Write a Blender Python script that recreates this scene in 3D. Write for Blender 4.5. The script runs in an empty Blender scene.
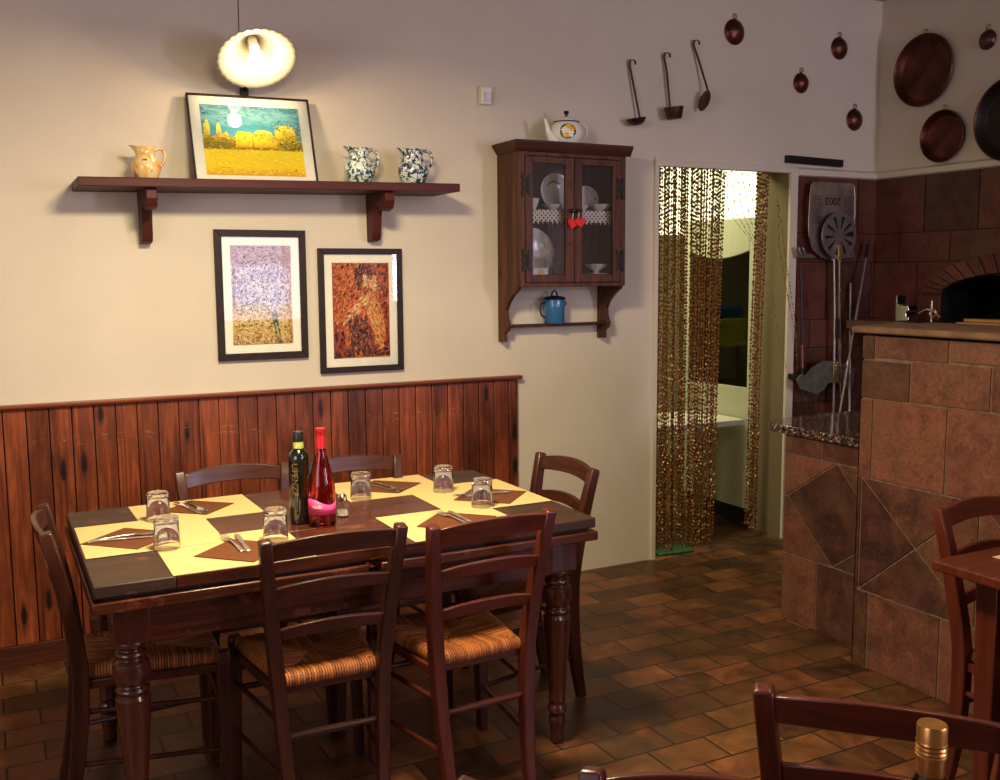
import bpy, math, random
from mathutils import Vector, Matrix
random.seed(7)
SC = bpy.context.scene
COL = SC.collection
PI = math.pi

# ---------------------------------------------------------------- camera, world, light, exposure
def Vn(v):
    v = Vector(v); v.normalize(); return v
yaw, pitch, roll = [math.radians(a) for a in (27.4, 6.58, 0.42)]
fw = Vector((math.sin(yaw)*math.cos(pitch), math.cos(yaw)*math.cos(pitch), -math.sin(pitch)))
rt = Vector((math.cos(yaw), -math.sin(yaw), 0)); dn = fw.cross(rt)
r2 = rt*math.cos(roll) + dn*math.sin(roll); d2 = -rt*math.sin(roll) + dn*math.cos(roll)
CAM = Vector((0, -4.35, 1.56))
cd = bpy.data.cameras.new('camera'); cam = bpy.data.objects.new('camera', cd); COL.objects.link(cam)
cd.sensor_width = 36; cd.lens = 992*36/1000; cd.clip_start = 0.05
m = Matrix((r2, -d2, -fw)).transposed().to_4x4(); m.translation = CAM
cam.matrix_world = m
SC.camera = cam

w = bpy.data.worlds.new('world'); SC.world = w; w.use_nodes = True
w.node_tree.nodes['Background'].inputs[0].default_value = (0.75, 0.85, 1.0, 1)
w.node_tree.nodes['Background'].inputs[1].default_value = 0.4

def area(name, loc, target, sx, sy, power, col, spread=180):
    l = bpy.data.lights.new(name, 'AREA'); l.shape = 'RECTANGLE'; l.size = sx; l.size_y = sy
    l.energy = power; l.color = col; l.spread = math.radians(spread)
    o = bpy.data.objects.new(name, l); COL.objects.link(o); o.location = loc
    d = Vector(target) - Vector(loc)
    o.rotation_euler = d.to_track_quat('-Z', 'Y').to_euler(); return o
area('daylight_rear_window', (2.75, -6.45, 1.85), (2.3, 0, 1.6), 1.1, 1.5, 13, (0.82, 0.74, 1.0))
area('added_side_fill', (4.5, -6.45, 1.9), (2.0, 0, 1.7), 0.55, 1.5, 50, (0.82, 0.74, 1.0))  # added cool fill from the right, the rear wall has no window here
area('daylight_left_window', (-2.12, -3.6, 1.75), (1.5, 0.0, 1.5), 1.8, 1.5, 18, (0.95, 0.86, 0.95))
area('pendant_lamp_over_table', (0.8, -1.9, 2.42), (0.8, -1.72, 0), 0.35, 0.35, 60, (1.0, 0.84, 0.52))
area('pendant_lamp_over_aisle', (1.9, -3.2, 2.42), (1.9, -2.9, 0), 0.35, 0.35, 8, (1.0, 0.78, 0.50))
area('kitchen_ceiling_light', (3.5, 1.0, 2.7), (3.6, 0.9, 0), 1.0, 0.3, 22, (1.0, 0.95, 0.55))
SC.view_settings.view_transform = 'Standard'; SC.view_settings.look = 'None'
SC.view_settings.gamma = 1; SC.view_settings.use_curve_mapping = False
SC.view_settings.exposure = 0.64

# ---------------------------------------------------------------- materials
def newmat(name):
    mt = bpy.data.materials.new(name); mt.use_nodes = True
    return mt, mt.node_tree.nodes, mt.node_tree.links, mt.node_tree.nodes['Principled BSDF']
def setp(b, rough=.5, metal=0, spec=.5, trans=0, coat=0, sheen=0, sss=0):
    b.inputs['Roughness'].default_value = rough; b.inputs['Metallic'].default_value = metal
    b.inputs['Specular IOR Level'].default_value = spec; b.inputs['Transmission Weight'].default_value = trans
    b.inputs['Coat Weight'].default_value = coat; b.inputs['Coat Roughness'].default_value = .12
def noise(N, L, scale, detail=4, vec=None, dist=0, rough=.5):
    n = N.new('ShaderNodeTexNoise'); n.inputs['Scale'].default_value = scale; n.inputs['Detail'].default_value = detail
    n.inputs['Distortion'].default_value = dist; n.inputs['Roughness'].default_value = rough
    if vec is not None: L.new(vec, n.inputs['Vector'])
    return n
def ramp(N, L, fac, stops, interp='LINEAR'):
    r = N.new('ShaderNodeValToRGB'); r.color_ramp.interpolation = interp
    while len(r.color_ramp.elements) < len(stops): r.color_ramp.elements.new(.5)
    for e, (p, c) in zip(r.color_ramp.elements, stops):
        e.position = p; e.color = (*c, 1) if len(c) == 3 else c
    L.new(fac, r.inputs['Fac']); return r
def mix(N, L, fac, a, b, mode='MIX'):
    x = N.new('ShaderNodeMix'); x.data_type = 'RGBA'; x.blend_type = mode
    for s, v in (('Factor', fac), ('A', a), ('B', b)):
        inp = [i for i in x.inputs if i.name == s and (i.type == 'VALUE' if s == 'Factor' else i.type == 'RGBA')][0]
        if isinstance(v, (int, float)): inp.default_value = v
        elif isinstance(v, tuple): inp.default_value = (*v, 1)
        else: L.new(v, inp)
    return [o for o in x.outputs if o.type == 'RGBA'][0]
def math_(N, L, op, a, b=None, c=None):
    x = N.new('ShaderNodeMath'); x.operation = op
    for i, v in enumerate((a, b, c)):
        if v is None: continue
        if isinstance(v, (int, float)): x.inputs[i].default_value = v
        else: L.new(v, x.inputs[i])
    return x.outputs[0]
def bump(N, L, b, h, strength=.3, dist=.002):
    n = N.new('ShaderNodeBump'); n.inputs['Strength'].default_value = strength; n.inputs['Distance'].default_value = dist
    L.new(h, n.inputs['Height']); L.new(n.outputs[0], b.inputs['Normal'])
def mapping(N, L, scale=(1, 1, 1), loc=(0, 0, 0), rot=(0, 0, 0), kind='Object'):
    t = N.new('ShaderNodeTexCoord'); mp = N.new('ShaderNodeMapping')
    mp.inputs['Scale'].default_value = scale; mp.inputs['Location'].default_value = loc; mp.inputs['Rotation'].default_value = rot
    L.new(t.outputs[kind], mp.inputs['Vector']); return mp.outputs[0]
def plain(name, col, rough=.5, metal=0, spec=.5, trans=0, var=.12, nscale=30, bmp=0, coat=0, bscale=None):
    mt, N, L, b = newmat(name); setp(b, rough, metal, spec, trans, coat)
    v = mapping(N, L); n = noise(N, L, nscale, 4, v)
    c2 = tuple(min(1, c*(1+var)) for c in col); c1 = tuple(c*(1-var) for c in col)
    r = ramp(N, L, n.outputs['Fac'], [(.3, c1), (.7, c2)]); L.new(r.outputs[0], b.inputs['Base Color'])
    if bmp:
        n2 = noise(N, L, bscale or nscale*2, 3, v); bump(N, L, b, n2.outputs['Fac'], bmp)
    return mt
def wood(name, c1, c2, axis='Z', scale=1.0, rough=.35, tone=False, knots=False, coat=.0, wear=None, spec=.5):
    mt, N, L, b = newmat(name); setp(b, rough, 0, spec, 0, coat)
    s = {'X': (1.2, 22, 22), 'Y': (22, 1.2, 22), 'Z': (22, 22, 1.2)}[axis]
    v = mapping(N, L, tuple(k*scale for k in s))
    vec = v
    if tone:
        a = N.new('ShaderNodeAttribute'); a.attribute_name = 'tone'
        sv = N.new('ShaderNodeVectorMath'); sv.operation = 'SCALE'; L.new(a.outputs['Color'], sv.inputs[0]); sv.inputs['Scale'].default_value = 37
        ad = N.new('ShaderNodeVectorMath'); ad.operation = 'ADD'; L.new(v, ad.inputs[0]); L.new(sv.outputs[0], ad.inputs[1]); vec = ad.outputs[0]
    n = noise(N, L, 1.6, 7, vec, 1.3, .6)
    mid = tuple((x+y)/2*.95 for x, y in zip(c1, c2))
    r = ramp(N, L, n.outputs['Fac'], [(.28, c1), (.5, mid), (.72, c2)])
    out = r.outputs[0]
    if tone:
        k = math_(N, L, 'MULTIPLY_ADD', a.outputs['Fac'], .65, .68)
        cb = N.new('ShaderNodeCombineColor')
        for i in range(3): L.new(k, cb.inputs[i])
        out = mix(N, L, 1.0, out, cb.outputs[0], 'MULTIPLY')
    if knots:
        v2 = mapping(N, L, (12.0, 1, 3.0)); vo = N.new('ShaderNodeTexVoronoi'); vo.inputs['Scale'].default_value = 1.0; vo.voronoi_dimensions = '2D'; sx2 = N.new('ShaderNodeSeparateXYZ'); cx2 = N.new('ShaderNodeCombineXYZ')
        L.new(v2, sx2.inputs[0]); L.new(sx2.outputs[0], cx2.inputs[0]); L.new(sx2.outputs[2], cx2.inputs[1]); L.new(cx2.outputs[0], vo.inputs['Vector'])
        nn = noise(N, L, 14, 3, mapping(N, L)); d = math_(N, L, 'MULTIPLY_ADD', nn.outputs['Fac'], .16, vo.outputs['Distance'])
        kr = ramp(N, L, d, [(.17, (1, 1, 1)), (.25, (.25, .25, .25)), (.33, (0, 0, 0))])
        spc = N.new('ShaderNodeSeparateColor'); L.new(vo.outputs['Color'], spc.inputs[0]); out = mix(N, L, math_(N, L, 'MULTIPLY', kr.outputs[0], math_(N, L, 'GREATER_THAN', spc.outputs[0], .80)), out, (.012, .006, .005))
        so = N.new('ShaderNodeSeparateXYZ'); L.new(mapping(N, L), so.inputs[0])
        band = math_(N, L, 'LESS_THAN', math_(N, L, 'ABSOLUTE', math_(N, L, 'SUBTRACT', so.outputs[2], .905)), .022)
        ns = noise(N, L, 1.0, 6, mapping(N, L, (30, 1, 130)), .5, .7); ng = noise(N, L, 2.2, 2, mapping(N, L))
        sc_ = math_(N, L, 'MULTIPLY', math_(N, L, 'MULTIPLY', math_(N, L, 'GREATER_THAN', ns.outputs['Fac'], .60), band), math_(N, L, 'GREATER_THAN', ng.outputs['Fac'], .47))
        out = mix(N, L, math_(N, L, 'MULTIPLY', sc_, .75), out, (.50, .24, .07))
        w2 = noise(N, L, 3, 5, mapping(N, L, (1, 1, .5)), 0, .7)
        wr = ramp(N, L, w2.outputs['Fac'], [(.42, (0, 0, 0)), (.62, (.7, .7, .7))])
        out = mix(N, L, wr.outputs[0], out, tuple(x*.35 for x in c1))
    if wear:
        wn = noise(N, L, 9, 8, mapping(N, L), 0, .75)
        wr = ramp(N, L, wn.outputs['Fac'], [(.56, (0, 0, 0)), (.66, (1, 1, 1))])
        out = mix(N, L, wr.outputs[0], out, wear)
    L.new(out, b.inputs['Base Color'])
    bump(N, L, b, n.outputs['Fac'], .25, .0015)
    return mt

M = {}
def plaster(name, base, dirt):
    mt, N, L, b = newmat(name); setp(b, .85, 0, .2)
    v = mapping(N, L); n = noise(N, L, 1.3, 5, v, 0, .6)
    r = ramp(N, L, n.outputs['Fac'], [(.3, dirt), (.6, base)]); L.new(r.outputs[0], b.inputs['Base Color'])
    n2 = noise(N, L, 9, 6, v, .3, .6); bump(N, L, b, n2.outputs['Fac'], .35, .006)
    return mt
M['plaster'] = plaster('cream_plaster', (.66, .58, .465), (.60, .52, .415))
M['plaster_k'] = plaster('kitchen_plaster', (.50, .47, .30), (.42, .40, .26))
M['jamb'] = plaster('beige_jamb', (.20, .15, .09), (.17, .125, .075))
M['ceiling'] = plaster('ceiling_plaster', (.42, .34, .30), (.38, .31, .27))
M['wains'] = wood('knotty_pine', (.070, .014, .007), (.37, .084, .026), 'Z', 1, .32, tone=True, knots=True, spec=.5)
M['wains_x'] = wood('pine_moulding', (.14, .026, .010), (.27, .06, .022), 'X', 1, .35)
M['skirt'] = wood('shaded_pine_skirting', (.030, .008, .005), (.09, .022, .010), 'X', 1, .5, spec=.2)  # pine darkened: weak light near the floor is put into the colour
M['chair'] = wood('walnut_stained_beech', (.024, .007, .004), (.066, .017, .008), 'Z', .8, .34, coat=.06, spec=.35)
M['chair_x'] = wood('walnut_stained_rail', (.024, .007, .004), (.066, .017, .008), 'X', .8, .34, coat=.06, spec=.35)
M['chair_red'] = wood('red_stained_beech', (.050, .009, .005), (.105, .020, .009), 'Z', .8, .32, coat=.08, spec=.35)
M['chair_redx'] = wood('red_stained_rail', (.050, .009, .005), (.105, .020, .009), 'X', .8, .32, coat=.08, spec=.35)
M['table'] = wood('old_dark_table_wood', (.012, .005, .003), (.105, .022, .008), 'X', .8, .27, coat=.10, spec=.35, wear=(.16, .045, .02))
M['table_end'] = wood('worn_table_leaf', (.018, .010, .007), (.060, .027, .015), 'X', 1.2, .5, coat=.0, spec=.3, wear=(.13, .05, .028))
M['table_leg'] = wood('turned_leg_wood', (.032, .008, .005), (.095, .020, .008), 'Z', .8, .24, coat=.35)
M['shelf'] = wood('mahogany_shelf', (.050, .009, .008), (.085, .017, .012), 'X', .8, .5, spec=.2)
M['cab'] = wood('rustic_cabinet_wood', (.016, .005, .0035), (.14, .042, .014), 'Z', .9, .45, wear=(.018, .007, .005), spec=.25)
M['cab_x'] = wood('rustic_cabinet_rail', (.030, .008, .004), (.085, .024, .009), 'X', .9, .45, spec=.25)
M['frame'] = plain('dark_frame', (.020, .009, .008), .5, spec=.25, var=.3)
M['paper'] = plain('straw_yellow_paper', (.52, .375, .165), .85, spec=.2, var=.05, nscale=60, bmp=.15)
M['napkin'] = plain('brown_napkin', (.12, .040, .017), .9, spec=.1, var=.1, nscale=90, bmp=.2)
M['steel'] = plain('cutlery_steel', (.75, .72, .68), .18, 1, var=.05)
M['brushed'] = plain('dull_steel', (.42, .36, .32), .38, 1, var=.2, nscale=18)
M['iron'] = plain('black_iron', (.022, .017, .014), .45, .6, var=.4, nscale=60)
M['black'] = plain('black_plastic', (.01, .01, .012), .3)
M['soot'] = plain('oven_soot', (.010, .009, .008), .9, spec=.1, var=.5, nscale=12)
M['copper'] = plain('aged_copper', (.10, .030, .020), .38, .8, var=.5, nscale=9, bmp=.1)
M['copper_dk'] = plain('dark_copper_rim', (.13, .045, .030), .38, .9, var=.3, nscale=20)
M['ladle'] = plain('bronze_ladle', (.11, .045, .035), .40, .8, var=.35, nscale=25)
M['white'] = plain('white_ceramic', (.80, .77, .68), .18, var=.03)
M['whitepl'] = plain('white_plastic', (.72, .68, .58), .4, var=.03)
M['matboard'] = plain('cream_matboard', (.80, .77, .66), .8, var=.03)
M['blue'] = plain('blue_enamel', (.035, .15, .32), .2, var=.1, coat=.4)
M['navy'] = plain('dark_blue_enamel', (.008, .018, .045), .25)
M['red'] = plain('red_felt', (.62, .015, .020), .7)
M['green'] = plain('green_plastic', (.01, .10, .03), .5)
M['straw_ok'] = None
def rushmat():
    mt, N, L, b = newmat('woven_rush'); setp(b, .6, 0, .3)
    a = N.new('ShaderNodeAttribute'); a.attribute_name = 'tone'
    n = noise(N, L, 130, 4, mapping(N, L)); f = math_(N, L, 'MULTIPLY_ADD', n.outputs['Fac'], .55, math_(N, L, 'MULTIPLY', a.outputs['Fac'], .35))
    r = ramp(N, L, f, [(.15, (.10, .026, .006)), (.55, (.30, .090, .020)), (.95, (.52, .22, .055))])
    L.new(r.outputs[0], b.inputs['Base Color']); return mt
M['rush'] = rushmat()
def tilemat(name, c1, c2, spot, rough=.42):
    mt, N, L, b = newmat(name); setp(b, rough, 0, .45)
    v = mapping(N, L); n = noise(N, L, 11, 7, v, .4, .65)
    a = N.new('ShaderNodeAttribute'); a.attribute_name = 'tone'
    f = math_(N, L, 'ADD', math_(N, L, 'MULTIPLY', n.outputs['Fac'], .75), math_(N, L, 'MULTIPLY', a.outputs['Fac'], .32))
    r = ramp(N, L, f, [(.30, spot), (.47, c1), (.68, c2), (.80, tuple(x*1.2 for x in c2))])
    nf = noise(N, L, 70, 6, v, 0, .7); fr2 = ramp(N, L, nf.outputs['Fac'], [(.35, (.72, .70, .68)), (.6, (1.08, 1.08, 1.08))])
    n3 = noise(N, L, 3.2, 5, v, 0, .6); o = ramp(N, L, n3.outputs['Fac'], [(.45, (0, 0, 0)), (.7, (.55, .55, .55))])
    L.new(mix(N, L, 1.0, mix(N, L, o.outputs[0], r.outputs[0], (.13, .068, .034)), fr2.outputs[0], 'MULTIPLY'), b.inputs['Base Color'])
    n2 = noise(N, L, 45, 5, v); bump(N, L, b, n2.outputs['Fac'], .4, .003); return mt
M['terra'] = tilemat('terracotta_tile', (.082, .030, .020), (.18, .064, .040), (.036, .014, .010))
M['terra_dk'] = tilemat('dark_red_wall_tile', (.075, .018, .011), (.13, .032, .019), (.035, .010, .007))
M['grout'] = plain('grout', (.17, .105, .070), .9, spec=.1, var=.3, nscale=30)
M['grout_dk'] = plain('dark_grout', (.055, .028, .020), .9, spec=.1, var=.3, nscale=30)
M['brick'] = tilemat('oven_arch_brick', (.11, .028, .015), (.17, .045, .022), (.05, .015, .010), .7)
M['stone'] = plain('tan_stone_ledge', (.17, .088, .048), .45, var=.3, nscale=14, bmp=.2)
def floormat():
    mt, N, L, b = newmat('terracotta_floor_tiles'); setp(b, .42, 0, .45)
    v = mapping(N, L, (1, 1, 1), (-1.847+.2335/2, 1.667, 0))
    br = N.new('ShaderNodeTexBrick'); L.new(v, br.inputs['Vector'])
    nv = noise(N, L, 7, 3, v); 
    for k, x in (('Scale', 1), ('Brick Width', .2335), ('Row Height', .1475), ('Mortar Size', .0042), ('Mortar Smooth', .35), ('Bias', 0)): br.inputs[k].default_value = x
    br.inputs['Color1'].default_value = (.0, .0, .0, 1); br.inputs['Color2'].default_value = (1, 1, 1, 1); br.inputs['Mortar'].default_value = (.5, .5, .5, 1)
    n = noise(N, L, 8, 7, v, .6, .65)
    sp = N.new('ShaderNodeSeparateColor'); L.new(br.outputs['Color'], sp.inputs[0])
    f = math_(N, L, 'ADD', math_(N, L, 'MULTIPLY', n.outputs['Fac'], .8), math_(N, L, 'MULTIPLY', sp.outputs[0], .26))
    r = ramp(N, L, f, [(.32, (.024, .010, .004)), (.48, (.080, .027, .010)), (.62, (.16, .052, .017)), (.78, (.26, .11, .036))])
    g = noise(N, L, 2.6, 4, v); gr = ramp(N, L, g.outputs['Fac'], [(.45, (0, 0, 0)), (.7, (.6, .6, .6))])
    c = mix(N, L, gr.outputs[0], r.outputs[0], (.09, .050, .013))
    pit = noise(N, L, 130, 2, v); big = noise(N, L, 5, 2, v)
    pf = math_(N, L, 'MULTIPLY', ramp(N, L, pit.outputs['Fac'], [(.66, (0, 0, 0)), (.70, (1, 1, 1))]).outputs[0], ramp(N, L, big.outputs['Fac'], [(.5, (0, 0, 0)), (.6, (1, 1, 1))]).outputs[0])
    c = mix(N, L, pf, c, (.018, .010, .006))
    c = mix(N, L, br.outputs['Fac'], c, (.016, .010, .007))
    L.new(c, b.inputs['Base Color'])
    h = math_(N, L, 'SUBTRACT', math_(N, L, 'MULTIPLY', n.outputs['Fac'], .35), br.outputs['Fac'])
    bump(N, L, b, h, .6, .004)
    rr = ramp(N, L, n.outputs['Fac'], [(.3, (.34, .34, .34)), (.7, (.52, .52, .52))]); L.new(rr.outputs[0], b.inputs['Roughness'])
    return mt
M['floor'] = floormat()
def granitemat():
    mt, N, L, b = newmat('speckled_granite'); setp(b, .08, 0, .6, coat=.3)
    v = mapping(N, L); vo = N.new('ShaderNodeTexVoronoi'); vo.inputs['Scale'].default_value = 130; L.new(v, vo.inputs['Vector'])
    sp = N.new('ShaderNodeSeparateColor'); L.new(vo.outputs['Color'], sp.inputs[0])
    r = ramp(N, L, sp.outputs[0], [(.0, (.012, .010, .010)), (.4, (.05, .035, .03)), (.7, (.16, .085, .06)), (.9, (.34, .26, .22))], 'CONSTANT')
    L.new(r.outputs[0], b.inputs['Base Color']); return mt
M['granite'] = granitemat()
def glassmat(name, col=(1, 1, 1), rough=0.0, ior=1.45):
    mt, N, L, b = newmat(name); setp(b, rough, 0, .5, 1); b.inputs['Base Color'].default_value = (*col, 1); b.inputs['IOR'].default_value = ior
    # faint waviness of pressed glass
    n = noise(N, L, 20, 2, mapping(N, L)); bump(N, L, b, n.outputs['Fac'], .05, .001)
    return mt
M['glass'] = glassmat('clear_glass')
M['pinkglass'] = glassmat('rose_wine_glass', (.50, .035, .025))
def panemat(name='window_pane', rough=.02):
    mt, N, L, b = newmat(name); setp(b, rough, 0, .5)
    b.inputs['Base Color'].default_value = (1, 1, 1, 1)
    tr = N.new('ShaderNodeBsdfTransparent'); ms = N.new('ShaderNodeMixShader'); gl = N.new('ShaderNodeBsdfGlossy'); gl.inputs['Roughness'].default_value = rough
    fr = N.new('ShaderNodeFresnel'); fr.inputs['IOR'].default_value = 1.5
    L.new(fr.outputs[0], ms.inputs[0]); L.new(tr.outputs[0], ms.inputs[1]); L.new(gl.outputs[0], ms.inputs[2])
    L.new(ms.outputs[0], N['Material Output'].inputs[0]); return mt
M['pane'] = panemat()
M['darkglass'] = plain('black_green_bottle_glass', (.004, .006, .004), .05, spec=.8, coat=.6)
M['pinklabel'] = plain('pink_label', (.72, .05, .20), .5, var=.05)
M['redfoil'] = plain('red_foil', (.62, .02, .035), .3, .3, var=.1)
M['goldfoil'] = plain('gold_foil', (.50, .24, .07), .28, .8, var=.2)
M['greenfoil'] = plain('yellow_green_neck_label', (.42, .45, .10), .5, var=.3, nscale=120)
M['gold'] = plain('gold_print', (.22, .13, .035), .4, .5)
M['salt'] = plain('white_salt', (.80, .74, .60), .9)
M['lace'] = None
def lacemat():
    mt, N, L, b = newmat('crochet_lace'); setp(b, .9, 0, .1); b.inputs['Base Color'].default_value = (.80, .74, .60, 1)
    v = mapping(N, L, (62, 1, 62), (0, 0, 0), (0, PI/4, 0)); sx = N.new('ShaderNodeSeparateXYZ'); L.new(v, sx.inputs[0])
    fx = math_(N, L, 'ABSOLUTE', math_(N, L, 'SUBTRACT', math_(N, L, 'FRACT', sx.outputs[0]), .5))
    fz = math_(N, L, 'ABSOLUTE', math_(N, L, 'SUBTRACT', math_(N, L, 'FRACT', sx.outputs[2]), .5))
    mx = math_(N, L, 'MAXIMUM', fx, fz); al = math_(N, L, 'GREATER_THAN', mx, .26)
    L.new(al, b.inputs['Alpha']); return mt
M['lace'] = lacemat()
def spatter(name, base, c2, scale=60, thr=.5):
    mt, N, L, b = newmat(name); setp(b, .15, 0, .5, coat=.5)
    n = noise(N, L, scale, 3, mapping(N, L), .5, .6); n2 = noise(N, L, 14, 2, mapping(N, L))
    f = math_(N, L, 'MULTIPLY_ADD', n2.outputs['Fac'], .25, math_(N, L, 'SUBTRACT', n.outputs['Fac'], .125))
    r = ramp(N, L, f, [(thr-.02, base), (thr+.03, c2)]); L.new(r.outputs[0], b.inputs['Base Color']); return mt
M['speckle'] = spatter('green_blue_speckled_glaze', (.72, .72, .62), (.02, .10, .12), 75, .50)
M['speckle_b'] = spatter('blue_black_speckled_glaze', (.70, .72, .66), (.015, .05, .09), 62, .485)
def jugmat():
    mt, N, L, b = newmat('yellow_flowered_glaze'); setp(b, .15, 0, .5, coat=.5)
    n = noise(N, L, 26, 3, mapping(N, L), .3)
    r = ramp(N, L, n.outputs['Fac'], [(.30, (.35, .05, .01)), (.38, (.72, .36, .10)), (.55, (.80, .55, .22)), (.66, (.75, .62, .36)), (.70, (.12, .14, .03))])
    L.new(r.outputs[0], b.inputs['Base Color']); return mt
M['yjug'] = jugmat()
def paint(name, stops, nscale=(10, 10), detail=6, busy=None, axis=1, amt=.35, rough=.6):
    mt, N, L, b = newmat(name); setp(b, rough, 0, .3)
    v = mapping(N, L, (1, 1, 1), kind='Generated'); s = N.new('ShaderNodeSeparateXYZ'); L.new(v, s.inputs[0])
    n = noise(N, L, nscale[0], detail, v, 1.2, .6)
    f = math_(N, L, 'ADD', s.outputs[axis], math_(N, L, 'MULTIPLY', math_(N, L, 'SUBTRACT', n.outputs['Fac'], .5), amt))
    r = ramp(N, L, f, stops); out = r.outputs[0]
    if busy:
        lo, hi, cols, sc = busy
        n2 = noise(N, L, sc, 5, v, 1.5, .6); r2 = ramp(N, L, n2.outputs['Fac'], cols)
        g = math_(N, L, 'MULTIPLY', math_(N, L, 'GREATER_THAN', f, lo), math_(N, L, 'LESS_THAN', f, hi))
        out = mix(N, L, g, out, r2.outputs[0])
    L.new(out, b.inputs['Base Color']); return mt
M['printA'] = paint('bouquet_print', [(0, (.30, .13, .05)), (.2, (.62, .42, .14)), (.36, (.55, .45, .16)), (.5, (.30, .20, .22)), (.8, (.36, .22, .28)), (1, (.32, .25, .30))], (6, 6),
    busy=(.36, .80, [(.25, (.05, .04, .16)), (.4, (.25, .22, .50)), (.5, (.62, .60, .72)), (.6, (.60, .40, .48)), (.7, (.55, .60, .85))], 16), axis=2)
M['printB'] = paint('couple_print', [(0, (.20, .03, .015)), (.25, (.50, .11, .02)), (.45, (.62, .22, .05)), (.6, (.48, .08, .02)), (.8, (.60, .20, .04)), (1, (.40, .07, .02))], (3.5, 3.5), axis=0, amt=.8)
M['pB_dark'] = paint('dark_brown_pigment', [(0, (.05, .012, .012)), (1, (.12, .03, .02))], (8, 8))
M['pB_skin'] = paint('pale_ochre_pigment', [(0, (.55, .22, .07)), (1, (.72, .45, .22))], (8, 8))
M['pB_red'] = paint('red_pigment', [(0, (.36, .04, .02)), (1, (.50, .12, .04))], (8, 8))
def palette(name, cols):
    mt, N, L, b = newmat(name); setp(b, .6, 0, .3)
    a = N.new('ShaderNodeAttribute'); a.attribute_name = 'tone'
    rr0 = ramp(N, L, a.outputs['Fac'], [(i/len(cols), c) for i, c in enumerate(cols)], 'CONSTANT'); L.new(rr0.outputs[0], b.inputs['Base Color']); return mt
PA = [(.20, .10, .14), (.42, .24, .30), (.13, .10, .28), (.36, .34, .60), (.66, .64, .74), (.56, .36, .44), (.62, .50, .12), (.62, .38, .12), (.30, .12, .04), (.05, .10, .05), (.70, .60, .36)]
PB = [(.045, .014, .012), (.12, .030, .020), (.34, .040, .015), (.52, .11, .018), (.62, .21, .040), (.68, .36, .12), (.75, .58, .34), (.22, .05, .04)]
PL = [(.86, .62, .01), (.95, .80, .03), (.74, .50, .01), (.10, .11, .02), (.02, .16, .20), (.66, .26, .02), (.05, .38, .46), (.30, .52, .56)]
M['pal_bouquet'] = palette('bouquet_brush_strokes', PA); M['pal_couple'] = palette('warm_brush_strokes', PB); M['pal_field'] = palette('field_brush_strokes', PL)
M['sky'] = paint('teal_sky_pigment', [(0, (.10, .42, .50)), (.5, (.04, .30, .38)), (.75, (.20, .45, .48)), (1, (.015, .18, .26))], (5, 5), axis=2, amt=.9)
M['field'] = paint('yellow_field_pigment', [(0, (.66, .30, .01)), (.25, (.80, .58, .01)), (1, (.86, .68, .02))], (40, 40), axis=2, amt=.6)
M['hedge'] = paint('yellow_foliage_pigment', [(.3, (.28, .20, .01)), (.45, (.72, .50, .02)), (.7, (.84, .72, .12)), (1, (.80, .66, .08))], (22, 22), axis=2, amt=1.6)
M['bead'] = plain('gold_brown_beads', (.22, .095, .024), .34, .35, var=.75, nscale=70)
M['bulb'] = newmat('lit_bulb')[0]
b = M['bulb'].node_tree.nodes['Principled BSDF']; b.inputs['Emission Color'].default_value = (1, .80, .50, 1); b.inputs['Emission Strength'].default_value = 4
def shademat():
    mt, N, L, b = newmat('milk_glass_shade'); setp(b, .25, 0, .5); b.inputs['Base Color'].default_value = (.40, .36, .28, 1)
    tl = N.new('ShaderNodeBsdfTranslucent'); tl.inputs[0].default_value = (.9, .8, .62, 1)
    ms = N.new('ShaderNodeMixShader'); ms.inputs[0].default_value = .12
    L.new(b.outputs[0], ms.inputs[1]); L.new(tl.outputs[0], ms.inputs[2]); L.new(ms.outputs[0], N['Material Output'].inputs[0]); return mt
M['shade'] = shademat()
def lit(name, col, s):
    mt, N, L, b = newmat(name); b.inputs['Emission Color'].default_value = (*col, 1); b.inputs['Emission Strength'].default_value = s; return mt
M['daysky'] = lit('bright_daylight_outside', (1.0, 1.0, .60), 1.1)
def peelmat():
    mt, N, L, b = newmat('perforated_aluminium'); setp(b, .36, .95, .5); 
    n = noise(N, L, 12, 4, mapping(N, L)); r = ramp(N, L, n.outputs['Fac'], [(.3, (.36, .28, .24)), (.7, (.62, .53, .47))]); L.new(r.outputs[0], b.inputs['Base Color'])
    v = mapping(N, L, (1, 1, 1)); s = N.new('ShaderNodeSeparateXYZ'); L.new(v, s.inputs[0])
    ax = math_(N, L, 'ABSOLUTE', s.outputs[0]); z = s.outputs[2]
    row = math_(N, L, 'FLOOR', math_(N, L, 'DIVIDE', z, .014)); half = math_(N, L, 'MULTIPLY', math_(N, L, 'MODULO', math_(N, L, 'ABSOLUTE', row), 2), .5)
    u = math_(N, L, 'SUBTRACT', math_(N, L, 'FRACT', math_(N, L, 'ADD', math_(N, L, 'DIVIDE', s.outputs[0], .017), half)), .5)
    q = math_(N, L, 'SUBTRACT', math_(N, L, 'FRACT', math_(N, L, 'DIVIDE', z, .014)), .5)
    d = math_(N, L, 'SQRT', math_(N, L, 'ADD', math_(N, L, 'MULTIPLY', math_(N, L, 'MULTIPLY', u, u), 1.4), math_(N, L, 'MULTIPLY', q, q)))
    hole = math_(N, L, 'LESS_THAN', d, .37)
    for cond in (math_(N, L, 'GREATER_THAN', ax, .085), math_(N, L, 'LESS_THAN', ax, .160), math_(N, L, 'GREATER_THAN', z, .20), math_(N, L, 'LESS_THAN', z, .365)):
        hole = math_(N, L, 'MULTIPLY', hole, cond)
    L.new(math_(N, L, 'SUBTRACT', 1, hole), b.inputs['Alpha']); return mt
M['peel'] = peelmat()
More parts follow.
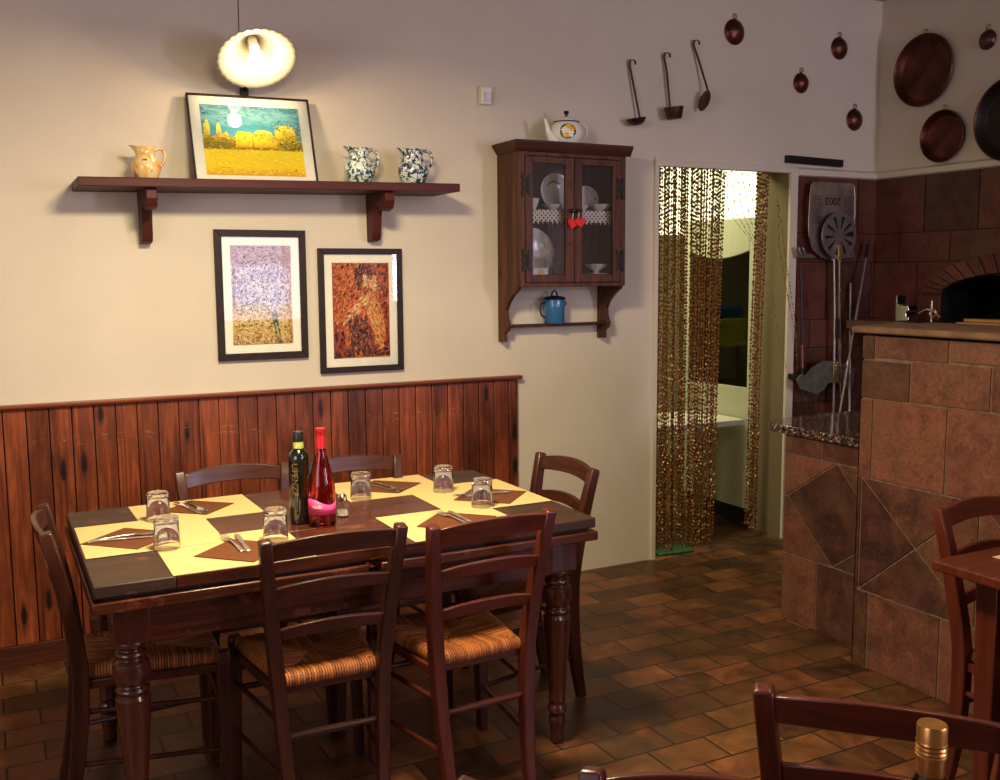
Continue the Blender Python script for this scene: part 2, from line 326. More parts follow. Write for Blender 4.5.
M['ash'] = plain('grey_worn_band', (.10, .09, .072), .7, .2, var=.35, nscale=20, bmp=.2)
M['brass'] = plain('brass_plate', (.42, .28, .12), .35, .8)
M['floral_y'] = plain('orange_yellow_petals', (.80, .42, .03), .3)
M['dkgreen'] = plain('dark_leaf_enamel', (.01, .05, .015), .3)
M['woodlight'] = wood('pale_peel_wood', (.45, .22, .07), (.66, .38, .14), 'Y', 1, .5)
M['yellowbox'] = plain('yellow_carton', (.70, .70, .06), .6)
M['steelk'] = plain('kitchen_steel', (.50, .50, .42), .3, .8)
M['fridge'] = plain('white_fridge_enamel', (.55, .56, .42), .3, var=.04)
M['kblack'] = plain('black_fridge_interior', (.006, .007, .006), .4)
M['wine_dk'] = plain('wine_dark_glass', (.006, .004, .004), .08, spec=.8, coat=.6)

# ---------------------------------------------------------------- mesh builder
class G:
    def __init__(s): s.v = []; s.f = []; s.t = []; s.m = []
    def add(s, vs, fs, tone=.5, mi=0):
        o = len(s.v); s.v += [tuple(v) for v in vs]
        for f in fs: s.f.append([o+i for i in f]); s.t.append(tone); s.m.append(mi)
    def box(s, x0, x1, y0, y1, z0, z1, tone=.5, mi=0, M4=None):
        vs = [Vector((x, y, z)) for x in (x0, x1) for y in (y0, y1) for z in (z0, z1)]
        if M4 is not None: vs = [M4 @ v for v in vs]
        s.add(vs, [(0, 1, 3, 2), (4, 6, 7, 5), (0, 4, 5, 1), (2, 3, 7, 6), (0, 2, 6, 4), (1, 5, 7, 3)], tone, mi); return s
    def prism(s, poly, axis, a, b, tone=.5, mi=0, M4=None):
        n = len(poly)
        def P3(p, k): return {'X': (k, p[0], p[1]), 'Y': (p[0], k, p[1]), 'Z': (p[0], p[1], k)}[axis]
        vs = [Vector(P3(p, a)) for p in poly] + [Vector(P3(p, b)) for p in poly]
        if M4 is not None: vs = [M4 @ v for v in vs]
        s.add(vs, [list(range(n))[::-1], list(range(n, 2*n))] + [(i, (i+1) % n, n+(i+1) % n, n+i) for i in range(n)], tone, mi); return s
    def tube(s, pts, rad, n=10, tone=.5, mi=0, closed=False, flat=1.0, up=None):
        pts = [Vector(p) for p in pts]; k = len(pts)
        if not isinstance(rad, (list, tuple)): rad = [rad]*k
        N_ = None; vs = []
        for i, p in enumerate(pts):
            if closed: t = pts[(i+1) % k] - pts[i-1]
            else: t = pts[min(i+1, k-1)] - pts[max(i-1, 0)]
            t.normalize()
            if N_ is None:
                N_ = Vector(up) if up else (Vector((0, 0, 1)) if abs(t.z) < .9 else Vector((1, 0, 0)))
            N_ = (N_ - t*N_.dot(t)).normalized(); B = t.cross(N_)
            for j in range(n):
                a = 2*PI*j/n; vs.append(p + (N_*math.cos(a) + B*math.sin(a)*flat)*rad[i])
        fs = []
        for i in range(k if closed else k-1):
            for j in range(n):
                a = i*n+j; b_ = i*n+(j+1) % n; c = ((i+1) % k)*n
                fs.append((a, b_, c+(j+1) % n, c+j))
        if not closed: fs += [list(range(n))[::-1], list(range((k-1)*n, k*n))]
        s.add(vs, fs, tone, mi); return s
    def sweep(s, pts, wd, dp, side=(1, 0, 0), tone=.5, mi=0):
        # rectangular section: wd along side, dp along the other normal
        pts = [Vector(p) for p in pts]; k = len(pts); sd = Vector(side)
        if not isinstance(wd, (list, tuple)): wd = [wd]*k
        if not isinstance(dp, (list, tuple)): dp = [dp]*k
        vs = []
        for i, p in enumerate(pts):
            t = (pts[min(i+1, k-1)] - pts[max(i-1, 0)]).normalized()
            a = (sd - t*sd.dot(t)).normalized(); b_ = t.cross(a)
            for u, v in ((-1, -1), (1, -1), (1, 1), (-1, 1)): vs.append(p + a*u*wd[i]/2 + b_*v*dp[i]/2)
        fs = [(i*4+j, i*4+(j+1) % 4, i*4+4+(j+1) % 4, i*4+4+j) for i in range(k-1) for j in range(4)]
        fs += [(3, 2, 1, 0), tuple(range((k-1)*4, k*4))]
        s.add(vs, fs, tone, mi); return s
    def lathe(s, prof, n=32, M4=None, tone=.5, mi=0, sx=1, sy=1, wob=None):
        k = len(prof); vs = []
        for i, (r, z) in enumerate(prof):
            for j in range(n):
                a = 2*PI*j/n; rr = max(r, 1e-5)
                if wob: rr *= 1 + wob(a, i/(k-1))
                v = Vector((rr*math.cos(a)*sx, rr*math.sin(a)*sy, z)); vs.append(M4 @ v if M4 is not None else v)
        fs = [(i*n+j, i*n+(j+1) % n, (i+1)*n+(j+1) % n, (i+1)*n+j) for i in range(k-1) for j in range(n)]
        if prof[0][0] > 1e-4: fs.append(list(range(n))[::-1])
        if prof[-1][0] > 1e-4: fs.append(list(range((k-1)*n, k*n)))
        s.add(vs, fs, tone, mi); return s
    def obj(s, name, mat, parent=None, bevel=0, smooth=35, solid=0, seg=2):
        me = bpy.data.meshes.new(name); me.from_pydata(s.v, [], s.f)
        mats = mat if isinstance(mat, (list, tuple)) else [mat]
        for q in mats: me.materials.append(M[q])
        me.polygons.foreach_set('material_index', s.m)
        at = me.color_attributes.new('tone', 'FLOAT_COLOR', 'CORNER')
        buf = []
        for f, t in zip(s.f, s.t): buf += [t, t, t, 1]*len(f)
        at.data.foreach_set('color', buf)
        me.validate(); me.update()
        import bmesh
        bm = bmesh.new(); bm.from_mesh(me); bmesh.ops.recalc_face_normals(bm, faces=bm.faces); bm.to_mesh(me); bm.free()
        if smooth:
            me.polygons.foreach_set('use_smooth', [True]*len(me.polygons)); me.set_sharp_from_angle(angle=math.radians(smooth))
        o = bpy.data.objects.new(name, me); COL.objects.link(o)
        if parent is not None: o.parent = parent
        if bevel:
            md = o.modifiers.new('bevel', 'BEVEL'); md.width = bevel; md.segments = seg; md.limit_method = 'ANGLE'; md.angle_limit = math.radians(40); md.harden_normals = False
        if solid:
            md = o.modifiers.new('solid', 'SOLIDIFY'); md.thickness = solid; md.offset = 0
        return o
def tag(o, label=None, cat=None, group=None, kind=None):
    if label: o['label'] = label
    if cat: o['category'] = cat
    if group: o['group'] = group
    if kind: o['kind'] = kind
    return o
def empty(name, loc, rz=0, label=None, cat=None, group=None, rot=None):
    o = bpy.data.objects.new(name, None); COL.objects.link(o); o.location = loc
    o.rotation_euler = rot if rot else (0, 0, rz); o.empty_display_size = .05
    return tag(o, label, cat, group)
def copy_tree(o, parent=None):
    c = o.copy(); COL.objects.link(c); c.parent = parent
    for ch in list(o.children): copy_tree(ch, c)
    return c
def struct(g, name, mat, label=None, **k):
    o = g.obj(name, mat, **k); return tag(o, label, kind='structure')

# convex polygon helpers for tiles
def inset(poly, d):
    n = len(poly); ar = sum(poly[i][0]*poly[(i+1) % n][1]-poly[(i+1) % n][0]*poly[i][1] for i in range(n))
    if ar < 0: poly = poly[::-1]
    out = poly
    for i in range(n):
        a, b_ = poly[i], poly[(i+1) % n]; ex, ey = b_[0]-a[0], b_[1]-a[1]; l = math.hypot(ex, ey)
        if l < 1e-9: continue
        nx, ny = -ey/l, ex/l; out = clip(out, nx, ny, nx*a[0]+ny*a[1]+d)
    return out
def clip(poly, nx, ny, c):
    out = []
    for i in range(len(poly)):
        a, b_ = poly[i], poly[(i+1) % len(poly)]
        da, db = nx*a[0]+ny*a[1]-c, nx*b_[0]+ny*b_[1]-c
        if da >= 0: out.append(a)
        if (da >= 0) != (db >= 0):
            t = da/(da-db); out.append((a[0]+(b_[0]-a[0])*t, a[1]+(b_[1]-a[1])*t))
    return out
def subtract(poly, hole):   # poly minus convex hole (ccw) -> convex pieces
    pieces = []; rem = poly
    for i in range(len(hole)):
        a, b_ = hole[i], hole[(i+1) % len(hole)]; ex, ey = b_[0]-a[0], b_[1]-a[1]; l = math.hypot(ex, ey); nx, ny = -ey/l, ex/l
        c = nx*a[0]+ny*a[1]
        o = clip(rem, -nx, -ny, -c)
        if len(o) > 2: pieces.append(o)
        rem = clip(rem, nx, ny, c)
        if len(rem) < 3: break
    return pieces
def rect(u0, u1, z0, z1): return [(u0, z0), (u1, z0), (u1, z1), (u0, z1)]

# ================================================================= THE ROOM
RX, DX0, DX1, DZ = 4.82, 3.19, 4.12, 2.155
g = G().box(-2.2, 7.7, -6.6, 2.7, -.05, 0); struct(g, 'floor', 'floor', 'brown terracotta brick-laid tile floor', smooth=0)
g = G().box(-2.2, RX+.2, -6.6, 0.2, 3.15, 3.25); struct(g, 'ceiling', 'ceiling', 'dim plaster ceiling of the dining room')
g = G().box(-2.2, DX0, 0, .2, 0, 3.15).box(DX0, DX1+.05, 0, .2, DZ, 3.15).box(DX1+.05, RX+.2, 0, .2, 0, 3.15)
struct(g, 'wall_back', 'plaster', 'cream plastered wall behind the dining table', smooth=0)
# right wall with the oven mouth
sill = 1.285
arch_c, arch_w, arch_s, arch_r = -1.06, .56, 1.43, .135
arch = [(arch_c - arch_w*math.cos(a), arch_s + arch_r*math.sin(a)) for a in [PI*i/24 for i in range(25)]]   # Y,z from far end (Y=-1.62) to near (Y=-.5)
g = G().box(RX, RX+.2, -6.6, 0, 0, sill)
up = [(-6.6, sill), (arch_c-arch_w, sill)] + arch + [(arch_c+arch_w, sill), (0, sill), (0, 3.15), (-6.6, 3.15)]
g.prism(up, 'X', RX, RX+.2); struct(g, 'wall_right', 'plaster', 'plastered wall holding the copper pans above the oven', smooth=0)
g = G().box(-2.4, -2.2, -6.6, -4.6, 0, 3.15).box(-2.4, -2.2, -2.6, .2, 0, 3.15).box(-2.4, -2.2, -4.6, -2.6, 0, .95).box(-2.4, -2.2, -4.6, -2.6, 2.55, 3.15)
struct(g, 'wall_left', 'plaster', smooth=0)
g = G().box(-2.2, 2.15, -6.8, -6.6, 0, 3.15).box(3.35, RX+.2, -6.8, -6.6, 0, 3.15).box(2.15, 3.35, -6.8, -6.6, 0, 1.05).box(2.15, 3.35, -6.8, -6.6, 2.65, 3.15)
struct(g, 'wall_rear', 'plaster', smooth=0)
# kitchen shell
g = G().box(2.2, 7.6, 2.5, 2.6, 0, 1.3).box(2.2, 4.9, 2.5, 2.6, 1.3, 2.9).box(7.3, 7.6, 2.5, 2.6, 1.3, 2.9).box(4.9, 7.3, 2.5, 2.6, 1.3, 1.85).box(4.9, 7.3, 2.5, 2.6, 2.7, 2.9)
g.box(2.1, 2.2, .2, 2.6, 0, 2.9).box(7.6, 7.7, .2, 2.6, 0, 2.9).box(RX+.2, 7.7, .1, .2, 0, 2.9)
struct(g, 'wall_kitchen', 'plaster_k', 'pale kitchen walls seen through the doorway', smooth=0)
g = G().box(2.1, 7.7, .2, 2.6, 2.9, 3.0); struct(g, 'ceiling_kitchen', 'plaster_k', smooth=0)
wn = empty('window_1', (0, 0, 0)); wn['kind'] = 'structure'; wn['label'] = 'bright kitchen window above the glass-door fridge'
G().box(4.9, 7.3, 2.56, 2.57, 1.85, 2.7).obj('window_pane', 'daysky', wn, smooth=0)
g = G().box(4.9, 7.3, 2.49, 2.55, 1.85, 1.89).box(4.9, 7.3, 2.49, 2.55, 2.66, 2.7)
for x in (4.9, 7.26): g.box(x, x+.04, 2.491, 2.549, 1.85, 2.7)
g.obj('window_frame', 'whitepl', wn, smooth=0)
# door opening: frame
dr = empty('door_1', (0, 0, 0)); dr['kind'] = 'structure'; dr['label'] = 'open kitchen doorway with a beige lined reveal'
G().box(DX0-.012, DX0+.012, -.015, .2, 0, DZ+.02).obj('left_jamb', 'plaster', dr, smooth=0)
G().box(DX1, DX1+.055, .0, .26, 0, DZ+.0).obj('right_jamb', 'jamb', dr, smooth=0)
G().box(DX1+.001, DX1+.056, -.018, .0, 0, DZ+.0).obj('architrave', 'plaster', dr, smooth=0)
G().box(DX0-.014, DX1+.015, -.022, .012, DZ-.028, DZ+.004).obj('curtain_rail', 'plaster', dr, bevel=.003)
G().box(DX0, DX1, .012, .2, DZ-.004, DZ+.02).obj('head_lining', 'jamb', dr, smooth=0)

# wainscot panelling
g = G()
x = -2.2; pw = .0835
x0 = .040-pw*27
while x0 < 2.34:
    x1 = min(x0+pw, 2.345); t = random.random()
    if x1 > -2.2:
        g.box(max(x0, -2.2)+.0022, x1-.0022, -.022, -.004, .09, 1.045, t)
    x0 += pw
g.box(-2.2, 2.345, -.006, 0, .0, 1.045, .2)
struct(g, 'trim_1', 'wains', 'red-brown knotty pine plank wainscot along the back wall', bevel=.0025)
g = G().prism([(-.046, 1.066), (-.046, 1.056), (-.036, 1.046), (0, 1.046), (0, 1.066)], 'X', -2.2, 2.36)
struct(g, 'trim_2', 'wains_x', 'moulded cap rail on top of the pine wainscot', bevel=.002)
g = G().box(-2.2, 2.348, -.030, 0, 0, .09); struct(g, 'baseboard_back', 'skirt', 'pine baseboard under the wainscot', bevel=.003)
# plaster ledge above tiles
g = G().prism([(-.028, 2.15), (-.028, 2.118), (0, 2.11), (0, 2.165)], 'X', DX1+.055, RX-.0)
g.prism([(RX-.030, 2.15), (RX-.030, 2.118), (RX, 2.11), (RX, 2.165)], 'Y', -5.0, -.0)
struct(g, 'trim_3', 'plaster', 'plaster ledge running above the dark red tiles', bevel=.003)

# ---- wall tiles (surface pattern of the cladding)
def tiles(g, polys, plane, k, thick, gr=.003, hole=None):
    """plane 'X' -> coords (u=-Y, z) at X=k facing -X ; plane 'Y' -> coords (x,z) at Y=k facing -Y"""
    for p in polys:
        q = inset(p, gr)
        if len(q) < 3: continue
        t = random.random()
        for pc in (subtract(q, hole) if hole else [q]):
            if plane == 'X': g.prism([(-a, z) for a, z in pc], 'X', k-thick, k, t)
            else: g.prism(pc, 'Y', k-thick, k, t)
g = G()
u = 0.0
P_ = []
rows = [(2.115, 1.792, [0, .365, .715, 1.07, 1.42, 1.8, 2.2, 2.6, 3.0]), (1.792, 1.622, [0, .20, .545, .9, 1.25, 1.6, 1.95, 2.3, 3.0]), (1.622, 1.285, [0, .33, .6, 1.06, 1.5, 1.75, 2.1, 2.6, 3.0]),
        (1.285, .95, [0, .3, .65, 1.0, 1.4, 1.8, 2.2, 2.6, 3.0]), (.95, .62, [0, .2, .5, .9, 1.3, 1.7, 2.2, 3.0]), (.62, .30, [0, .3, .65, 1.0, 1.4, 1.8, 2.2, 2.6, 3.0]), (.30, 0, [0, .2, .5, .9, 1.3, 1.7, 2.2, 3.0])]
for z1, z0, us in rows:
    for a, b_ in zip(us, us[1:]): P_.append(rect(a, b_, z0, z1))
hole = [(-arch_c-arch_w, sill-.01)] + [(-arch_c+arch_w, sill-.01)] + [(-y, z) for y, z in arch]
tiles(g, P_, 'X', RX-.004, .008, .0035, hole)
gb = G(); 
struct(g, 'wall_right_tiles', 'terra_dk', 'dark red square tiles around the oven mouth', smooth=0)
gb.box(RX-.005, RX-.0005, -3.0, 0, 0, sill-.02)
gb.prism([(-3.0, sill-.02), (arch_c-arch_w-.001, sill-.02)]+[(y, z) for y, z in arch]+[(arch_c+arch_w+.001, sill-.02), (0, sill-.02), (0, 2.112), (-3.0, 2.112)], 'X', RX-.005, RX-.0005)
struct(gb, 'wall_right_grout', 'grout_dk', smooth=0)
g = G(); P_ = []
for z1, z0, us in [(2.115, 1.795, [4.178, 4.33, 4.66, 4.812]), (1.795, 1.625, [4.178, 4.5, 4.812]), (1.625, 1.289, [4.178, 4.42, 4.79, 4.812]), (1.289, 1.125, [4.178, 4.3, 4.6, 4.812]), (1.125, .80, [4.178, 4.45, 4.812]), (.8, .5, [4.178, 4.35, 4.7, 4.812]), (.5, 0, [4.178, 4.5, 4.812])]:
    for a, b_ in zip(us, us[1:]): P_.append(rect(a, b_, z0, z1))
tiles(g, P_, 'Y', -.004, .008, .0035)
struct(g, 'wall_back_tiles', 'terra_dk', 'narrow strip of dark red tiles beside the doorway', smooth=0)
g = G().box(4.176, 4.812, -.005, -.0005, 0, 2.112); struct(g, 'wall_back_grout', 'grout_dk', smooth=0)

# ---- oven: arch bricks, chamber, sill
ov = empty('wood_oven', (RX, arch_c, sill), label='dark wood oven mouth under a shallow brick arch', cat='oven')
g = G()
def apt(a, e): return (-(arch_w+e)*math.cos(a), arch_s-sill+(arch_r+e*.95)*math.sin(a))
nb = 21
for i in range(nb):
    a0, a1 = PI*(.02+.96*i/nb), PI*(.02+.96*(i+.86)/nb); t = random.random()
    pl = [apt(a0, .0), apt((a0+a1)/2, .0), apt(a1, .0), apt(a1, .115), apt(a0, .115)]
    g.prism(pl, 'X', -.034, -.014, t)
g.obj('arch_brick', 'brick', ov, bevel=.003)
mb = G()
pl = [apt(PI*i/24, -.0) for i in range(25)] + [apt(PI*i/24, .112) for i in range(24, -1, -1)]
for i in range(24):
    mb.prism([apt(PI*i/24, .002), apt(PI*(i+1)/24, .002), apt(PI*(i+1)/24, .114), apt(PI*i/24, .114)], 'X', -.024, -.013)
mb.obj('arch_mortar', 'grout_dk', ov, smooth=0)
g = G()   # vaulted chamber behind the mouth: throat shell + floor + back
sec = [apt(PI*i/24, -.006) for i in range(25)]
prof = [(-arch_w+.006, 0.002)] + sec + [(arch_w-.006, .002)]
vs = [(-.013, y, z) for y, z in prof] + [(.21, y, z) for y, z in prof] + [(.55, y*1.3, z*1.25 if z > 0 else z) for y, z in prof] + [(1.2, y*.8, z*1.0 if z > 0 else z) for y, z in prof]
n = len(prof); fs = [(k*n+i, k*n+i+1, (k+1)*n+i+1, (k+1)*n+i) for k in range(3) for i in range(n-1)] + [list(range(3*n, 4*n))]
fs += [(0, n-1, 2*n-1, n), (n, 2*n-1, 3*n-1, 2*n), (2*n, 3*n-1, 4*n-1, 3*n)]
g.add(vs, fs); g.obj('oven_chamber', 'soot', ov, smooth=0)
g = G().box(-.30, -.0, -1.3, .98, -.055, 0); g.obj('oven_ledge', 'stone', ov, bevel=.006)
g = G().tube([(-.06, -.1, .10), (-.07, .05, .22), (-.07, .17, .262), (-.05, .22, .262)], .006); g.obj('door_handle', 'iron', ov)

# ---- low counter with granite top
lc = empty('counter', (3.15, -.93, 0), label='low terracotta-tiled counter with a speckled granite top', cat='counter')
g = G().box(.008, 1.45, -.64, -.11, 0, .849); g.obj('counter_body', 'grout', lc, smooth=0)
g = G(); P_ = []
# rectangular course on top, then a square zone with a tilted tile, then the base course (u=-Y)
O = 1.04
P_ += [rect(1.04, 1.257, .763, .849), rect(1.257, 1.572, .763, .849), rect(1.04, 1.25, 0, .31), rect(1.25, 1.572, 0, .31)]
dl, dt, drr, db = (1.062, .57), (1.345, .763), (1.60, .50), (1.335, .312)
dia = [dl, db, drr, dt]
zone = (1.04, 1.572, .31, .763)
def zc(p):
    for nx, ny, c in ((1, 0, zone[0]), (-1, 0, -zone[1]), (0, 1, zone[2]), (0, -1, -zone[3])): p = clip(p, nx, ny, c)
    return p
P_ += [zc(dia)]
P_ += [zc([(1.04, .763), (1.04, .57), dl, dt]), zc([(1.04, .31), db, dl, (1.04, .57)]), zc([db, (1.60, .31), drr]), zc([dt, drr, (1.62, .763)])]
gg = G(); tiles(gg, [p for p in P_ if len(p) > 2], 'X', 0.009, .006, .0042)
o = gg.obj('tile_facing', 'terra', lc, smooth=0); o.location = (0, .93, 0)
g = G().prism([(-.018, -.64), (1.45, -.64), (1.45, .075), (.20, .075), (.09, .055), (.02, .015), (-.018, -.03)], 'Z', .851, .887); g.obj('granite_top', 'granite', lc, bevel=.006)

# ---- tall serving counter
tc = empty('counter', (3.02, -1.58, 0), label='tall terracotta-tiled serving counter with a tan stone ledge', cat='counter')
g = G().box(.008, .42, -2.4, -.008, 0, 1.32); g.obj('counter_body', 'grout', tc, smooth=0)
P_ = []
u0 = 1.58
P_ += [rect(u0, 1.643, 1.228, 1.32), rect(1.643, 1.972, 1.236, 1.32), rect(1.972, 2.30, 1.242, 1.32), rect(2.3, 2.63, 1.242, 1.32), rect(2.63, 2.96, 1.242, 1.32), rect(2.96, 3.3, 1.242, 1.32), rect(3.3, 3.95, 1.242, 1.32)]
P_ += [rect(u0, 1.812, 1.078, 1.228), rect(1.812, 2.145, 1.082, 1.238), rect(2.145, 2.48, 1.085, 1.242), rect(2.48, 2.81, 1.085, 1.242), rect(2.81, 3.14, 1.085, 1.242), rect(3.14, 3.95, 1.085, 1.242)]
P_ += [rect(u0, 1.645, .762, 1.078), rect(1.645, 1.978, .765, 1.080), rect(1.978, 2.31, .765, 1.084), rect(2.31, 2.64, .765, 1.084), rect(2.64, 2.97, .765, 1.084), rect(2.97, 3.95, .765, 1.084)]
def xsq(a, b_, z0, z1):
    c = ((a+b_)/2, (z0+z1)/2); return [[(a, z0), (b_, z0), c], [(b_, z0), (b_, z1), c], [(b_, z1), (a, z1), c], [(a, z1), (a, z0), c]]
for a in (1.60, 2.125, 2.65, 3.175): P_ += xsq(a, a+.525, .312, .763)
P_ += [rect(1.58, 1.6, .312, .763)]
P_ += [rect(u0, 1.652, 0, .31), rect(1.652, 1.985, 0, .31), rect(1.985, 2.31, 0, .31), rect(2.31, 2.64, 0, .31), rect(2.64, 2.97, 0, .31), rect(2.97, 3.95, 0, .31)]
gg = G(); tiles(gg, P_, 'X', .009, .006, .0042)
# return face looking back towards the doorway
for z0, z1 in ((0, .31), (.31, .763), (.763, 1.078), (1.078, 1.23), (1.23, 1.32)):
    for a, b_ in ((0, .2), (.2, .42)):
        q = inset(rect(a, b_, z0, z1), .003); gg.prism(q, 'Y', u0*-1, u0*-1+.008-.008, .5)
o = gg.obj('tile_facing', 'terra', tc, smooth=0); o.location = (0, 1.58, 0)
g = G().box(-.024, .44, -2.4, .035, 1.329, 1.356); g.obj('stone_ledge', 'stone', tc, bevel=.008)

# ================================================================= CHAIRS
def rush_seat(parent, wf, wb, d, z, mat='rush'):
    """rush seat: strands wrap over each rail and run to the diagonals"""
    g = G(); c = [(-wb, -d/2), (wb, -d/2), (wf, d/2), (-wf, d/2)]   # back-left, back-right, front-right, front-left
    cx, cy = 0, .01
    th = .036
    g.prism([(x*.96, y*.96) for x, y in c], 'Z', z-th+.005, z-.006, .1)
    for e in range(4):
        a = Vector((*c[e], 0)); b_ = Vector((*c[(e+1) % 4], 0)); Ln = (b_-a).length; nst = int(Ln/.0078)
        ce = Vector((cx, cy, 0)); inn = Vector((-(b_-a).y, (b_-a).x, 0)).normalized()
        for k in range(nst):
            s_ = (k+.5)/nst; p = a.lerp(b_, s_)
            # meeting point on the diagonal
            tt = min(s_, 1-s_)*2; q = (a if s_ < .5 else b_).lerp(ce, tt)
            dep = (q-p).length; di = (q-p).normalized() if dep > 1e-4 else inn
            r = .0044*(1+.45*(random.random()-.5)); tone = random.random()
            sag = -.012
            pts = [p+inn*.018+Vector((0, 0, z-th)), p+inn*.002+Vector((0, 0, z-th+.002)), p-inn*.006+Vector((0, 0, z-th*.55)), p-inn*.002+Vector((0, 0, z-.004)), p+inn*.010+Vector((0, 0, z+.003))]
            if dep > .02:
                pts += [p+di*(dep*f)+Vector((0, 0, z+.003+sag*min(1, f*dep/.12)+.0)) for f in ((.3, .65, 1.0) if dep > .05 else (1.0,))]
            g.tube(pts, r, 5, tone)
    return g.obj('rush_seat', mat, parent, smooth=60)

def make_chair(name, label, group=None, mz='chair', mx='chair_x', H=.870, wt=.190, lean=.07):
    t = empty(name, (0, 0, 0), label=label, cat='chair', group=group)
    wb, wf, d, zs = .140, .195, .375, .452
    yb = -d/2
    def post(z):     # rear post centre (y) by height
        if z < zs: f = (zs-z)/zs; return yb-.012-.055*f*f
        f = (z-zs)/(H-zs); return yb-.012-lean*f**1.4
    def px(z):
        return .130+.024*z/zs if z < zs else .154+(wt-.152)*(z-zs)/(H-zs)
    for sx in (-1, 1):
        zsq = [0, .08, .16, .24, .32, .40, .46, .54, .62, .70, .78, H-.006, H]
        g = G().sweep([(sx*px(z), post(z), z) for z in zsq], [.030, .032, .034, .036, .037, .038, .038, .038, .037, .036, .035, .034, .026], [.034, .038, .042, .044, .046, .047, .046, .045, .042, .039, .036, .034, .026])
        g.obj('back_leg', mz, t, bevel=.004)
        zf = [0, .15, .30, .44, .458]
        g = G().sweep([(sx*(wf-.004+.010*(1-z/.458)), d/2+.004, z) for z in zf], [.028, .032, .036, .038, .034], [.028, .032, .036, .038, .034])
        g.obj('front_leg', mz, t, bevel=.004)
    def rail(nm, z0, h0, h1, rise, bow):
        g = G(); n = 12; vs = []
        for i in range(n+1):
            u_ = -1+2*i/n; x_ = u_*(px(z0)-.010); k = 1-u_*u_; zc_ = z0+rise*k; h = h0+(h1-h0)*k
            y_ = post(z0)-.004-bow*k
            ln = (post(z0+.05)-post(z0-.05))/.1
            for dz, dy in ((-h/2, -.008), (h/2, -.008), (h/2, .008), (-h/2, .008)): vs.append((x_, y_+dy+ln*dz, zc_+dz))
        fs = [(i*4+j, i*4+(j+1) % 4, i*4+4+(j+1) % 4, i*4+4+j) for i in range(n) for j in range(4)] + [(3, 2, 1, 0), tuple(range(n*4, n*4+4))]
        g.add(vs, fs); g.obj(nm, mx, t, bevel=.003, smooth=40)
    rail('top_rail', H-.038, .050, .058, .015, .026)
    rail('back_slat', H-.160, .033, .040, .016, .024)
    rail('back_slat', H-.283, .031, .038, .016, .020)
    # seat frame rails
    g = G()
    g.sweep([(-wb, yb+.006, zs-.022), (wb, yb+.006, zs-.022)], .018, .03, (0, 1, 0)); g.sweep([(-wf+.01, d/2-.004, zs-.022), (wf-.01, d/2-.004, zs-.022)], .018, .03, (0, 1, 0))
    for sx in (-1, 1): g.sweep([(sx*(px(zs)-.004), yb, zs-.045), (sx*(wf-.004), d/2-.005, zs-.045)], .016, .026, (1, 0, 0))
    g.sweep([(-px(zs), post(zs-.045)+.016, zs-.038), (px(zs), post(zs-.045)+.016, zs-.038)], .012, .020, (0, 1, 0))
    g.obj('seat_frame', mx, t, bevel=.003)
    for sx in (-1, 1):
        for z in (.325, .165):
            G().tube([(sx*px(z), post(z), z), (sx*(wf+.004), d/2, z-.01)], [.008, .011][:1]*2, 8).obj('stretcher', mx, t)
    G().tube([(-px(.285), post(.285), .285), (0, post(.285), .285), (px(.285), post(.285), .285)], [.009, .0115, .009], 10).obj('stretcher', mx, t)
    G().tube([(-wf, d/2, .29), (wf, d/2, .29)], .010, 8).obj('stretcher', mx, t)
    rush_seat(t, wf-.006, wb-.004, d-.006, zs)
    return t
TG = None
ch = make_chair('dining_chair', 'near-side rush-seated chair in front of the dark wine bottle, ladder back turned to us')
ch.location = (.818, -1.53, 0); ch.rotation_euler.z = math.radians(-1)
ch2 = make_chair('dining_chair', 'redder rush-seated chair on the near side, beside the right end of the table', mz='chair_red', mx='chair_redx')
ch2.location = (1.257, -1.59, 0); ch2.rotation_euler.z = math.radians(2)
def chair(x, y, rz, label, src=ch, sc=1):
    c = copy_tree(src); c.location = (x, y, 0); c.rotation_euler.z = math.radians(rz); c['label'] = label; c.scale = (sc, sc, sc)
    return c
chair(.388, -1.240, -92, 'ladder-back chair at the left end of the table, seen edge-on against the wainscot')
chair(.782, -.985, 181, 'chair on the wall side of the table, behind the two glasses on the left')
chair(1.205, -1.03, 179, 'wall-side chair whose bluish top rail shows just right of the pink wine bottle')
chair(1.640, -1.205, 90, 'chair at the doorway end of the table, standing against the bare plaster wall')
chair(2.66, -2.67, 180, 'red-brown chair behind the second table, beside the tiled counter', ch2)
# foreground chairs
def chair_by_post(px_, py_, ang, H, label, src, left=True):
    """place a chair so that its back post (left or right as the sitter faces away) stands at px_,py_ ; ang = heading of its front"""
    a = math.radians(ang-90)
    lx = -.184 if left else .184; ly = -.1875-.012-.07
    x_ = px_-(lx*math.cos(a)-ly*math.sin(a)); y_ = py_-(lx*math.sin(a)+ly*math.cos(a))
    return chair(x_, y_, ang-90, label, src)
chair_by_post(1.132, -3.137, 43, .865, 'chair cropped by the bottom edge, arched top rail behind the gold cap', ch2, True)
chair_by_post(.728, -3.235, 222, .865, 'chair showing only a post top and rail end at the bottom edge of the aisle', ch2, False)
chair_by_post(.548, -3.185, 132, .865, 'chair with only a rounded post top showing at the bottom edge', ch, False)

